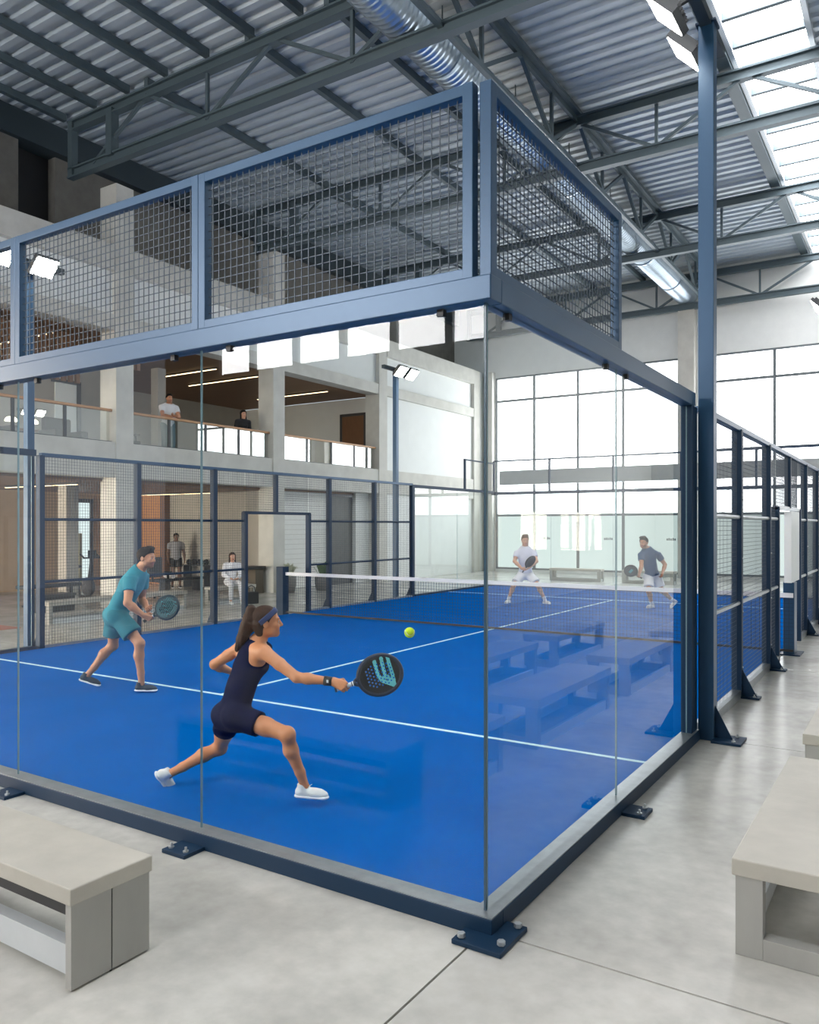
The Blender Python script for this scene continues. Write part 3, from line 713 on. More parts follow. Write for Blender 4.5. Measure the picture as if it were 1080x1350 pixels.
def planter(c, r, h, leafm, ph, label, plabel_cat='plant', n=26):
    x, y = c
    t = thing('potted_plant', label, plabel_cat, (x, y, 0))
    MB().lathe((x, y, 0), [(0, 0), (r*.78, 0), (r*.98, h*.5), (r, h), (r*.9, h), (r*.86, h-.05), (0, h-.05)], 22).build('pot', POTM, t, smooth=True)
    rs = random.Random(int(x*100)); m = MB()
    for i in range(n):
        a = rs.uniform(0, 2*PI); ln = ph*rs.uniform(.6, 1); out = rs.uniform(.15, .75)*ph
        p0 = V(x+.05*math.cos(a), y+.05*math.sin(a), h-.03); p1 = p0+V(math.cos(a)*out*.5, math.sin(a)*out*.5, ln*.8); p2 = p0+V(math.cos(a)*out, math.sin(a)*out, ln*rs.uniform(.7, 1.))
        s = nrm(V(-math.sin(a), math.cos(a), 0))*.05
        th_ = UP*.003
        m.prism([p0-s*.3, p0+s*.3, p1+s, p1-s], th_); m.prism([p1-s, p1+s, p2+s*.1, p2-s*.1], th_)
    m.build('foliage', leafm, t)
planter((-14.12, 14.62), .22, .48, LEAFP, .5, 'pale bushy plant in a round woven pot in front of the gallery pillar')
planter((-13.75, 15.75), .24, .42, LEAF, .55, 'green plant in a round woven pot beside the white slatted wall')
# ------------------------------------------------------------------ people: smooth distance fields turned into skins
def cap(a, b, ra, rb=None, n=None, s=1., flat=False, k=.02, op='+'):
    return dict(t='c', a=np.asarray(a, float), b=np.asarray(b, float), ra=ra, rb=ra if rb is None else rb, n=n, s=s, flat=flat, k=k, op=op)
def sph(c, r, **kw): c = np.asarray(c, float); return cap(c, c+V(0, 0, 1e-4), r, r, **kw)
def ell(c, ax, r, k=.015, op='+'):
    return dict(t='e', c=np.asarray(c, float), ax=np.asarray(ax, float), r=np.asarray(r, float), k=k, op=op)
def field(prims, h, cuts=(), pad=.02):
    add = [p for p in prims if p['op'] == '+']
    lo = np.min([np.minimum(p['a'], p['b'])-max(p['ra'], p['rb']) if p['t'] == 'c' else p['c']-max(p['r']) for p in add], 0)-pad
    hi = np.max([np.maximum(p['a'], p['b'])+max(p['ra'], p['rb']) if p['t'] == 'c' else p['c']+max(p['r']) for p in add], 0)+pad
    n = np.ceil((hi-lo)/h).astype(int)+2
    ax = [lo[i]+h*np.arange(n[i]) for i in range(3)]
    f = np.full(n, .5, np.float32)
    for p in prims:
        m = pad+p['k']
        if p['t'] == 'c':
            R = max(p['ra'], p['rb'])+m; l = np.minimum(p['a'], p['b'])-R; u = np.maximum(p['a'], p['b'])+R
        else: l = p['c']-max(p['r'])-m; u = p['c']+max(p['r'])+m
        i0 = np.clip(((l-lo)/h).astype(int), 0, n); i1 = np.clip(((u-lo)/h).astype(int)+2, 0, n)
        if (i1 <= i0).any(): continue
        sl = tuple(slice(i0[i], i1[i]) for i in range(3))
        X, Y, Z = np.meshgrid(ax[0][sl[0]], ax[1][sl[1]], ax[2][sl[2]], indexing='ij')
        if p['t'] == 'c':
            ba = p['b']-p['a']; L2 = max(ba@ba, 1e-12)
            px, py, pz = X-p['a'][0], Y-p['a'][1], Z-p['a'][2]
            tt = (px*ba[0]+py*ba[1]+pz*ba[2])/L2; t = np.clip(tt, 0, 1)
            dx, dy, dz_ = px-t*ba[0], py-t*ba[1], pz-t*ba[2]
            if p['n'] is not None and p['s'] != 1:
                q = (dx*p['n'][0]+dy*p['n'][1]+dz_*p['n'][2])*(p['s']-1)
                dx, dy, dz_ = dx+q*p['n'][0], dy+q*p['n'][1], dz_+q*p['n'][2]
            d = np.sqrt(dx*dx+dy*dy+dz_*dz_)-(p['ra']+(p['rb']-p['ra'])*t)
            if p['s'] > 1: d = d/(.5+.5*p['s'])
            if p['flat']:
                L = math.sqrt(L2); d = np.maximum(d, np.maximum((tt-1)*L, -tt*L))
        else:
            q = [((X-p['c'][0])*p['ax'][i][0]+(Y-p['c'][1])*p['ax'][i][1]+(Z-p['c'][2])*p['ax'][i][2]) for i in range(3)]
            k0 = np.sqrt(sum((q[i]/p['r'][i])**2 for i in range(3))); k1 = np.sqrt(sum((q[i]/p['r'][i]**2)**2 for i in range(3)))
            d = k0*(k0-1)/np.maximum(k1, 1e-6)
        g = f[sl]; k = p['k']
        if p['op'] == '+':
            hh = np.maximum(k-np.abs(g-d), 0)/k if k else 0
            f[sl] = np.minimum(g, d)-hh*hh*k*.25
        else:
            hh = np.maximum(k-np.abs(g+d), 0)/k if k else 0
            f[sl] = np.maximum(g, -d)+hh*hh*k*.25
    for (pt, nn) in cuts:
        d = ((ax[0]-pt[0])*nn[0])[:, None, None]+((ax[1]-pt[1])*nn[1])[None, :, None]+((ax[2]-pt[2])*nn[2])[None, None, :]
        f = np.maximum(f, d)
    return f, lo
def nets(f, lo, h):
    ins = f < 0
    C = [(i, j, k) for i in (0, 1) for j in (0, 1) for k in (0, 1)]
    sh = np.array(f.shape)-1
    view = lambda a, c: a[c[0]:c[0]+sh[0], c[1]:c[1]+sh[1], c[2]:c[2]+sh[2]]
    cnt = sum(view(ins, c).astype(np.int8) for c in C)
    act = (cnt > 0) & (cnt < 8)
    idx = np.full(sh, -1, np.int64); ii = np.argwhere(act); idx[act] = np.arange(len(ii))
    fc = np.stack([view(f, c)[act] for c in C], 1)
    acc = np.zeros((len(ii), 3)); num = np.zeros(len(ii))
    Ca = np.array(C, float)
    for a in range(8):
        for b in range(a+1, 8):
            if abs(Ca[a]-Ca[b]).sum() != 1: continue
            fa, fb = fc[:, a], fc[:, b]; mk = (fa < 0) != (fb < 0)
            t = np.where(mk, fa/np.where(mk, fa-fb, 1), 0)
            acc += mk[:, None]*(Ca[a]+t[:, None]*(Ca[b]-Ca[a])); num += mk
    v = lo+h*(ii+acc/num[:, None])
    faces = []
    for ax in range(3):
        o1, o2 = [(1, 2), (2, 0), (0, 1)][ax]
        sl0 = [slice(None)]*3; sl1 = [slice(None)]*3
        sl0[ax] = slice(0, -1); sl1[ax] = slice(1, None)
        for o in (o1, o2): sl0[o] = slice(1, -1); sl1[o] = slice(1, -1)
        A = ins[tuple(sl0)]; Bq = ins[tuple(sl1)]
        e = np.argwhere(A != Bq)
        if not len(e): continue
        flip = Bq[A != Bq]
        e[:, o1] += 1; e[:, o2] += 1
        def g(d1, d2):
            q = e.copy(); q[:, o1] -= d1; q[:, o2] -= d2; return idx[q[:, 0], q[:, 1], q[:, 2]]
        q = np.stack([g(1, 1), g(0, 1), g(0, 0), g(1, 0)], 1)
        q[flip] = q[flip][:, ::-1]; faces.append(q)
    return v, np.concatenate(faces)
def skin(prims, h, cuts=(), relax=1):
    f, lo = field(prims, h, cuts); v, q = nets(f, lo, h)
    for _ in range(relax):           # one gentle smoothing pass
        s = np.zeros_like(v); c = np.zeros(len(v))
        for a in range(4):
            b = (a+1) % 4
            np.add.at(s, q[:, a], v[q[:, b]]); np.add.at(s, q[:, b], v[q[:, a]]); np.add.at(c, q[:, a], 1); np.add.at(c, q[:, b], 1)
        v = v*.5+.5*s/np.maximum(c, 1)[:, None]
    return v, q

def hand_prims(W, x, y, side, mode, s=1.):
    """W wrist; x towards the thumb side, y from wrist to knuckles; palm looks along z"""
    z = np.cross(x, y)*(1 if side == 'R' else -1)
    q = lambda a, b, c: W+(x*a+y*b+z*c)*s
    P_ = []
    kn = [(.030, .088), (.010, .092), (-.010, .089), (-.028, .080)]
    for (a, b) in kn: P_.append(cap(q(a*.6, .0, 0), q(a, b, 0), .017*s, .0115*s, k=.012*s))
    P_.append(cap(q(.0, -.03, 0), q(0, .01, 0), .026*s, .024*s, n=z, s=1.25, k=.012*s))
    L = [(.040, .025, .019), (.045, .029, .020), (.042, .027, .020), (.033, .020, .017)]
    cu = dict(grip=(62, 82, 60), loose=(25, 38, 25), flat=(8, 12, 8))[mode]
    for i, (a, b) in enumerate(kn):
        p = q(a, b, 0); ang = 0; r = .0098
        for j in range(3):
            ang += math.radians(cu[j]+(i*4 if mode == 'loose' else 0))
            d = y*math.cos(ang)+z*math.sin(ang)
            p2 = p+d*L[i][j]*s
            P_.append(cap(p, p2, r*s, (r-.0011)*s, k=.003)); p = p2; r -= .0011
    if mode == 'grip': th = [(.022, .022, .010), (.046, .050, .026), (.036, .078, .044), (.014, .088, .052)]
    else: th = [(.022, .022, .006), (.048, .052, .016), (.052, .080, .024), (.050, .100, .030)]
    rr = [.0145, .0125, .011, .0095]
    for j in range(3): P_.append(cap(q(*th[j]), q(*th[j+1]), rr[j]*s, rr[j+1]*s, k=.006))
    return P_
def grip_frame(fd, hx, deg=50):
    hx = nrm(hx); fd = nrm(fd); yr = nrm(fd-hx*np.dot(fd, hx)); a = math.radians(deg)
    y = nrm(hx*math.cos(a)+yr*math.sin(a)); x = nrm(hx*math.sin(a)-yr*math.cos(a))
    return x, y
def head_frame(o): 
    u = nrm(o['hu']); f = nrm(o['hf']-u*np.dot(o['hf'], u)); r = np.cross(f, u); return np.array([r, f, u])
def head_prims(C, A, s, female, neck):
    q = lambda a, b, c: C+(A[0]*a+A[1]*b+A[2]*c)*s
    P_ = [ell(q(0, -.014, .032), A, V(.076, .098, .086)*s), ell(q(0, .022, -.036), A, V(.058 if female else .062, .070, .080)*s, k=.03*s),
          sph(q(0, .066, -.094), .022*s, k=.03*s), cap(q(-.04, .02, -.075), q(.04, .02, -.075), .022*s, k=.03*s),
          cap(q(-.032, .082, .020), q(.032, .082, .020), .011*s, k=.014*s),
          cap(q(-.038, .062, -.025), q(-.03, .072, -.04), .018*s, k=.02*s), cap(q(.038, .062, -.025), q(.03, .072, -.04), .018*s, k=.02*s),
          cap(q(0, .090, .012), q(0, .108, -.028), .007*s, .011*s, k=.010*s), sph(q(0, .106, -.030), .0115*s, k=.006*s),
          cap(q(-.011, .096, -.034), q(.011, .096, -.034), .008*s, k=.006*s),
          cap(q(-.018, .082, -.060), q(.018, .082, -.060), .0075*s, k=.005*s), cap(q(-.015, .080, -.070), q(.015, .080, -.070), .0085*s, k=.005*s)]
    for sg in (-1, 1):
        P_.append(sph(q(sg*.030, .100, .001), .013*s, k=.010*s, op='-'))
        P_.append(sph(q(sg*.030, .079, .001), .0125*s, k=.003*s))
        e = np.array([A[0]*sg, A[1], A[2]])
        P_.append(ell(q(sg*.076, -.012, -.010), e, V(.010, .020, .032)*s, k=.006*s))
        P_.append(ell(q(sg*.086, -.008, -.008), e, V(.006, .010, .016)*s, k=.004*s, op='-'))
    P_.append(cap(q(0, -.020, -.06), neck, (.050 if female else .058)*s, (.054 if female else .064)*s, k=.02*s))
    return P_
def foot_parts(A, fd, u, s):
    fd = nrm(fd); u = nrm(u-fd*np.dot(u, fd)); r = np.cross(fd, u)
    q = lambda a, b, c: A+(fd*a+r*b+u*(c-.085))*s
    up_ = [cap(q(-.035, 0, .045), q(.12, 0, .038), .043*s, .037*s, k=.02), cap(q(.08, 0, .036), q(.155, 0, .030), .042*s, .034*s, n=u, s=1.1, k=.02),
           cap(q(-.012, 0, .05), q(-.018, 0, .112), .045*s, .043*s, flat=True, k=.012)]
    so = [cap(q(-.042, 0, .014), q(.05, 0, .014), .045*s, .042*s, n=u, s=2.6, k=.01), cap(q(.05, 0, .014), q(.150, 0, .014), .042*s, .047*s, n=u, s=2.6, k=.01)]
    la = [cap(q(.035+.02*i, -.022, .083-.0085*i), q(.035+.02*i, .022, .083-.0085*i), .0035*s, k=.002) for i in range(4)]
    la += [cap(q(.03, -.005, .09), q(.05, -.028, .098), .0035*s, k=.002), cap(q(.03, .005, .09), q(.05, .028, .098), .0035*s, k=.002)]
    return up_, so, la, q(0, 0, .018), -u
def person(label, loc, J, o, group=None):
    J = {k: np.asarray(v, float) for k, v in J.items()}
    fem = o.get('fem'); s = o.get('s', .92 if fem else 1.); h = o.get('h', .01)
    t = thing('person', label, 'person', loc, group)
    pel, nk = J['pel'], J['neck']
    up = nrm(nk-pel); lat = nrm(J['shR']-J['shL']); lat = nrm(lat-up*np.dot(lat, up)*.5); latp = nrm(J['hipR']-J['hipL'])
    fr = nrm(np.cross(up, lat)); frp = nrm(np.cross(up, latp))
    ch = J.get('chest', pel+(nk-pel)*.68); wa = J.get('waist', pel+(nk-pel)*.34); uc = pel+(nk-pel)*.88
    hm = (J['hipR']+J['hipL'])/2
    def torso(g=0., sh=True):
        W = (.134, .114, .136) if fem else (.145, .135, .162)
        T = [cap(hm-latp*.055*s, hm+latp*.055*s, .102*s+g, n=frp, s=1.1, k=.05),
             cap(pel, wa, (W[0])*s+g, W[1]*s+g, n=fr, s=1.3, k=.05), cap(wa, ch, W[1]*s+g, W[2]*s+g, n=fr, s=1.38, k=.05),
             cap(ch, uc, W[2]*s+g, (W[2]-.035)*s+g, n=fr, s=1.45, k=.05)]
        for S_ in 'RL':
            T.append(sph(J['hip'+S_]-frp*.045*s+up*.01, .085*s+g, k=.04))
        if fem:
            for sg in (-1, 1): T.append(sph(ch+fr*.065*s+lat*sg*.06*s, .052*s+g, k=.03))
        if sh:
            for S_, sg in (('R', 1), ('L', -1)):
                T.append(cap(uc, J['sh'+S_]*.88+uc*.12, .075*s+g, .056*s+g, k=.04)); T.append(cap(nk+up*.02, J['sh'+S_]*.6+uc*.4, .045*s+g, .05*s+g, k=.05))
        return T
    body = torso()
    AR = (.046, .038, .040, .026) if fem else (.054, .043, .047, .030)
    LG = (.082, .053, .052, .033) if fem else (.086, .056, .056, .036)
    for S_ in 'RL':
        a, b, c = J['sh'+S_], J['el'+S_], J['wr'+S_]
        body += [cap(a, a*.55+b*.45, AR[0]*1.12*s, AR[0]*s, k=.03), cap(a*.5+b*.5, b, AR[0]*s, AR[1]*s, k=.02), cap(b, b*.68+c*.32, AR[1]*s, AR[2]*s, k=.02), cap(b*.68+c*.32, c, AR[2]*s, AR[3]*s, k=.02)]
        a, b, c = J['hip'+S_], J['knee'+S_], J['ank'+S_]
        bk = -nrm(np.cross(np.cross(b-a, c-b), c-b)); bend = np.linalg.norm(np.cross(nrm(b-a), nrm(c-b)))
        bk = bk if bend > .05 else -frp
        if np.dot(bk, frp) > 0: bk = -bk
        m = b*.70+c*.30+bk*.018*s
        body += [cap(a, a*.45+b*.55, LG[0]*s, LG[0]*.82*s, k=.04), cap(a*.45+b*.55, b, LG[0]*.82*s, LG[1]*s, k=.03), sph(b+nrm(np.cross(np.cross(b-a, c-b), nrm(c-a)))*0, LG[1]*1.03*s, k=.02),
                 cap(b, m, LG[1]*.92*s, LG[2]*1.05*s, k=.03), cap(m, b*.28+c*.72, LG[2]*s, LG[3]*1.12*s, k=.03), cap(b*.28+c*.72, c, LG[3]*1.12*s, LG[3]*s, k=.02), cap(c, c+nrm(c-b)*.02, LG[3]*s, k=.01)]
    A = head_frame(o); C = J['head']; hs = o.get('hs', .95 if fem else 1.0)
    body.append(cap(nk-up*.03, nk*.4+(C-A[2]*.06-A[1]*.02)*.6, .056*s, .05*s, k=.03))
    mb = MB(); mb.raw(*skin(body, h))
    hv, hq = skin(head_prims(C, A, hs, fem, nk), o.get('hh', h*.5))
    lc = (hv-C)@A.T/hs; fcn = lc[hq].mean(1)
    mi = np.zeros(len(hq), int)
    mi[(fcn[:, 1] > .076) & (abs(fcn[:, 0]) < .021) & (fcn[:, 2] < -.053) & (fcn[:, 2] > -.077)] = 1
    if o.get('stubble'):
        sb = (fcn[:, 2] < -.045-.35*np.minimum(0, fcn[:, 1]-.05)) & (fcn[:, 2] < -.03) & (fcn[:, 1] > .0) & (fcn[:, 2] > -.118); mi[sb & (mi == 0)] = 2
    mb.raw(hv, hq, mi)
    for S_ in 'RL':
        hd = o.get('hand'+S_)
        fd = nrm(J['wr'+S_]-J['el'+S_])
        if hd is None:
            x = nrm(fr-fd*np.dot(fr, fd)); hp = hand_prims(J['wr'+S_]+fd*.02, x, fd, S_, 'loose', s)
        else: hp = hand_prims(J['wr'+S_]+fd*.01, hd[0], hd[1], S_, hd[2], s)
        mb.raw(*skin(hp, o.get('fh', h*.4)))
    mb.build('body', [o['skin'], o.get('lip', LIP), o.get('stub', o['skin'])], t, smooth=True)
    # eyes
    for sg in (-1, 1):
        e = C+(A[0]*sg*.030+A[1]*.0805+A[2]*.001)*hs
        ev = MB().lathe(e, [(max(1e-4, .0117*hs*math.sin(i*PI/10)), -.0117*hs*math.cos(i*PI/10)) for i in range(11)], 14, ax=A[1])
        ev.lathe(e, [(max(1e-4, .0121*hs*math.sin(i*PI/20)), .0121*hs*math.cos(i*PI/20)) for i in range(0, 4)], 12, mi=1, ax=A[1])
        ev.build('eye', [EYEW, EYED], t, smooth=True)
    # hair
    q = lambda a, b, c: C+(A[0]*a+A[1]*b+A[2]*c)*hs
    hm_ = MB(); gr = o.get('hairg', .012)
    hp = [ell(q(0, -.016, .034), A, (V(.076, .098, .087)+gr)*hs, k=.01)]
    n1 = nrm(A[1]*.80-A[2]*.60)
    sub = [cap(q(-.2, .118, -.045), q(.2, .118, -.045), .115*hs, k=.008, op='-')]
    for sg in (-1, 1): sub.append(ell(q(sg*.085, -.010, -.02), A, V(.03, .026, .04)*hs, k=.004, op='-'))
    if o.get('tuft'): hp += [cap(q(-.03, .06, .115), q(.04, .07, .108), .022*hs, k=.02), cap(q(-.04, .02, .118), q(.04, .03, .118), .024*hs, k=.03)]
    hm_.raw(*skin(hp+sub, h*.5, [(q(0, 0, o.get('nape', -.062)), -A[2])], relax=1))
    for sg in (-1, 1): hm_.raw(*skin([cap(q(sg*.016, .0935, .019), q(sg*.045, .083, .021), .0042*hs, .003*hs, k=.002)], .0025))
    if o.get('mane'): hm_.raw(*skin(o['mane'](q), h*.6))
    hm_.build('hair', o['hair'], t, smooth=True)
    if o.get('band'):
        c1 = q(0, .035, .066); n_ = nrm(A[2]*.80-A[1]*.58)
        MB().raw(*skin([ell(q(0, -.014, .033), A, (V(.076, .098, .086)+.0165)*hs, k=.01)], h*.5, [(c1+n_*.019, n_), (c1-n_*.019, -n_)])).build('headband', o['band'], t, smooth=True)
    # clothes
    g = .016 if not fem else .010
    kind = o['top']
    top = torso(g, kind != 'tank')
    cuts = []
    if kind in ('tee', 'long'):
        fl_ = o.get('sleeve', .55)
        for S_ in 'RL':
            a, b, c = J['sh'+S_], J['el'+S_], J['wr'+S_]
            if kind == 'tee': top.append(cap(a-nrm(b-a)*.02, a+(b-a)*fl_, .064*s+g, .058*s+g, flat=True, k=.025))
            else: top += [cap(a, b, .06*s+g, .05*s+g, k=.025), cap(b, c, .05*s+g, .036*s+g, flat=True, k=.02)]
        top.append(cap(pel, hm-up*.05, .128*s+g, .13*s+g, n=frp, s=1.25, k=.04))
        cuts = [(pel-up*o.get('hem', .06), -up), (nk+up*.045+A[1]*.0, nrm(up*.95+fr*.25))]
        top.append(cap(nk-up*.01, nk+up*.035, .066*s+g*.3, .064*s+g*.2, k=.02))
    else:
        top.append(cap(uc, nk+up*.01, .09*s, .05*s, k=.04))
        for S_, sg in (('R', 1), ('L', -1)):
            c = J['sh'+S_]*.84+uc*.16
            top.append(cap(c-up*.055-fr*.07, c-up*.03+fr*.10, .078*s, .066*s, k=.012, op='-'))
            top.append(cap(c+lat*sg*.02+up*.02-fr*.05, c+lat*sg*.06+up*.02, .072*s, .09*s, k=.012, op='-'))
        top.append(cap(nk+up*.04+fr*.03, nk+up*.03+fr*.14, .062*s, .075*s, k=.01, op='-'))
        for sg in (-1, 1): top.append(cap(uc-fr*.035-up*.03, nk+lat*sg*.035-fr*.01+up*.012, .072*s, .052*s, k=.02)); top.append(cap(nk+lat*sg*.03-fr*.02+up*.01, nk+lat*sg*.07+fr*.05-up*.01, .052*s, .040*s, k=.015))
        cuts = [(pel-up*.02, -up), (nk+up*.035, nrm(up-fr*.2))]
    tv, tq = skin(top, h, cuts); MB().raw(tv, tq).build('top' if kind == 'tank' else 'shirt', o['topm'], t, smooth=True)
    bt = [cap(hm-latp*.055*s, hm+latp*.055*s, .102*s+g*1.2, n=frp, s=1.05, k=.04), cap(pel, wa, .13*s+g*.7, .12*s+g*.6, n=fr, s=1.25, k=.04)]
    for S_ in 'RL':
        bt.append(sph(J['hip'+S_]-frp*.045*s+up*.01, .085*s+g*1.2, k=.04))
        a, b, c = J['hip'+S_], J['knee'+S_], J['ank'+S_]
        fl_ = o.get('legfrac', .6)
        e = a+(b-a)*fl_
        w0, w1 = (.100, .096) if fem else (.106, o.get('legw', .104))
        if fl_ < 1: bt.append(cap(a, e, w0*s, w1*s, flat=True, k=.04))
        else: bt += [cap(a, b, w0*s, .07*s, k=.04), cap(b, c+(b-c)*.08, .07*s, .062*s, flat=True, k=.03)]
    bv, bq = skin(bt, h, [(wa-up*(.02 if fem else .05), up)]); MB().raw(bv, bq).build('shorts' if o.get('legfrac', .6) < 1 else 'trousers', o['botm'], t, smooth=True)
    # shoes
    for S_ in 'RL':
        u_, so, la, pt, nn = foot_parts(J['ank'+S_], o['foot'+S_][0], o['foot'+S_][1], s*.97)
        sh_ = MB().raw(*skin(u_, h*.6, [(pt, nn)])).build('shoe', o['shoem'], t, smooth=True)
        MB().raw(*skin(so, h*.6)).build('sole', o.get('solem', SOLEW), sh_, smooth=True)
        if o.get('laces', 1): MB().raw(*skin(la, .0035)).build('laces', o.get('lacem', SOLEW), sh_, smooth=True)
        if o.get('sock'):
            c, b = J['ank'+S_], J['knee'+S_]
            MB().raw(*skin([cap(c, c+(b-c)*.3, .043*s, .047*s, flat=True)], h*.6)).build('sock', o['sock'], t, smooth=True)
    return t
LIP = mat('lips', (176, 104, 92), .45); EYEW = mat('eye_white', (176, 168, 160), .3); EYED = mat('eye_iris', (40, 28, 22), .2)
SOLEW = mat('white_rubber_sole', (226, 230, 232), .6)
SKINW = mat('tanned_skin', (208, 138, 96), .5, var=.06, scale=14); SKINM = mat('warm_skin', (190, 134, 104), .5, var=.06, scale=14)
STUB = mat('stubble_skin', (158, 110, 86), .6); SKINP = mat('pale_skin', (204, 154, 126), .5); SKIND = mat('brown_skin', (112, 82, 66), .55)
HAIRB = mat('brown_hair', (58, 34, 20), .6, spec=.3, bump=.6, bscale=120, var=.35, scale=30, stretch=(1, 1, .3)); HAIRD = mat('dark_hair', (24, 17, 14), .65, spec=.2, bump=.6, bscale=120, var=.3, scale=30)
HAIRL = mat('light_brown_hair', (104, 72, 46), .5, bump=.5, bscale=120)
NAVYC = mat('navy_sportswear', (11, 19, 54), .9, spec=.05, var=.12, scale=10, bump=.25, bscale=18); BANDM = mat('slate_blue_headband', (48, 62, 104), .8)
TEAL = mat('teal_shirt_cloth', (32, 128, 146), .8, var=.1, scale=9, bump=.4, bscale=14); TEALS = mat('teal_shorts_cloth', (26, 112, 128), .8, var=.1, scale=9, bump=.4, bscale=14)
SHOED = mat('dark_teal_shoe', (24, 48, 66), .7); SHOEW = mat('white_shoe', (224, 224, 222), .65, var=.04)
WSHIRT = mat('white_polo_cloth', (216, 218, 232), .8, bump=.3, bscale=14); BSHIRT = mat('navy_blue_shirt_cloth', (30, 74, 116), .8, bump=.3, bscale=14); WSHORT = mat('white_shorts_cloth', (226, 226, 230), .8, bump=.3, bscale=14)

# rackets
def racket(label, G_, dx_, nn_, body_rgb, rimm, gripm, paint, L=.235, a=.148, b_=.13, h=.0032, prgb=(92, 176, 182)):
    dx_ = nrm(dx_); nn_ = nrm(nn_-dx_*np.dot(nn_, dx_)); w = np.cross(nn_, dx_)
    t = thing('padel_racket', label, 'racket', tuple(G_))
    m0 = mat('racket_face_%d' % body_rgb[2], body_rgb, .4); m1 = mat('racket_paint_%d' % body_rgb[2], prgb, .45)
    r = .16
    n = [int(2*r*1.1/h)+4, int(2*r/h)+4, int(.05/h)+4]
    x = L-a-.02+h*np.arange(n[0]); y = -b_-.012+h*np.arange(n[1]); z = -.024+h*np.arange(n[2])
    X, Y, Z = np.meshgrid(x, y, z, indexing='ij')
    e = (np.sqrt(((X-L)/(a-.008))**2+(Y/(b_-.008))**2)-1)*(b_-.008)
    f = np.maximum(e, abs(Z)-.016)
    for i in range(-5, 6):
        for j in range(-4, 5):
            hx_, hy_ = L+i*.021, (j+.5*(i % 2))*.024
            if ((hx_-L)/(a-.045))**2+(hy_/(b_-.045))**2 < 1:
                f = np.maximum(f, .0058-np.sqrt((X-hx_)**2+(Y-hy_)**2))
    v, q = nets(f, V(x[0], y[0], z[0]), h)
    c = v[q].mean(1); mi = np.array([1 if paint(p[0], p[1]) else 0 for p in c]); 
    Wd = lambda p: G_+dx_*p[0]+w*p[1]+nn_*p[2]
    MB().raw(G_+v[:, :1]*dx_+v[:, 1:2]*w+v[:, 2:]*nn_, q, mi).build('face_plate', [m0, m1], t)
    m = MB(); pts = [Wd((L+a*math.cos(q_), b_*math.sin(q_), 0)) for q_ in np.linspace(0, 2*PI, 49)]
    m.tube(pts, .0175, 10, caps=False).build('rim', rimm, t, smooth=True)
    m = MB()
    for sg in (-1, 1): m.tube([Wd((.055, sg*.010, 0)), Wd((.085, sg*.026, 0)), Wd((.125, sg*.062, 0)), Wd((.15, sg*.085, 0))], [.012, .012, .013, .014], 10)
    m.tube([Wd((.03, 0, 0)), Wd((.065, 0, 0))], .0165, 12); m.build('throat', rimm, t, smooth=True)
    m = MB(); m.tube([Wd((-.075+.005*i, 0, 0)) for i in range(24)], [.0155 if i % 3 else .0168 for i in range(24)], 14).build('grip', gripm, t, smooth=True)
    MB().tube([Wd((-.088, 0, 0)), Wd((-.075, 0, 0))], .02, 14).build('butt_cap', rimm, t, smooth=True)
    MB().tube([Wd((.038, 0, 0)), Wd((.046, 0, 0))], .0178, 14).build('collar_ring', SOLEW, t, smooth=True)
    return t
def grip_point(W, fd, fr2, side, s):
    x, y = fr2; z = np.cross(x, y)*(1 if side == 'R' else -1)
    return W+fd*.01+(y*.080+z*.024)*s
def seg_d(p, a, b):
    a = np.array(a); b = np.array(b); p = np.array(p); t = np.clip((p-a)@(b-a)/((b-a)@(b-a)), 0, 1); return np.linalg.norm(p-a-(b-a)*t)

# ---- woman lunging in the foreground
dw = 5.70
J = dict(pel=P(309, 936, 5.76), waist=P(318, 905, 5.77), chest=P(330, 874, 5.77), neck=P(339, 848, 5.77), head=P(352, 820, 5.75),
         shR=P(349, 860, 5.62), elR=P(391, 893, 5.50), wrR=P(438, 898.5, 5.46), shL=P(318, 853, 5.88), elL=P(283, 876, 5.93), wrL=P(304, 885, 6.08),
         hipR=P(316, 946, 5.68), hipL=P(301, 945, 5.84), kneeR=P(379, 968, 5.52), ankR=P(402, 1037, 5.60), kneeL=P(290, 986, 6.06), ankL=P(222, 1021, 5.98))
fdw = nrm(J['wrR']-J['elR']); hxw = nrm(CR*.93+UP*.30+CF*.05)
hfw = grip_frame(fdw, hxw, 42)
def pony(q):
    L = [(331, 804, 5.74), (329, 816, 5.73), (325, 829, 5.74), (319, 842, 5.76), (312, 857, 5.78)]; r = [.032, .046, .045, .038, .014]
    pr = [cap(q(0, -.09, .06), P(*L[0]), .034, .034, k=.02), cap(q(0, -.062, .0), q(0, -.052, -.075), .062, .038, k=.03), cap(q(-.045, -.065, -.0), q(-.03, -.06, -.07), .036, .026, k=.02), cap(q(.045, -.065, -.0), q(.03, -.06, -.07), .036, .026, k=.02)]
    for i in range(4): pr.append(cap(P(*L[i]), P(*L[i+1]), r[i], r[i+1], k=.02))
    rs = random.Random(3)
    for i in range(12):
        o_ = [rs.uniform(-5, 5), rs.uniform(-2, 2), rs.uniform(-.04, .04)]
        pr.append(cap(P(322+o_[0], 822+o_[1], 5.74+o_[2]), P(314+o_[0]*1.6, 853+rs.uniform(-6, 8), 5.77+o_[2]), .012, .003, k=.012))
    return pr
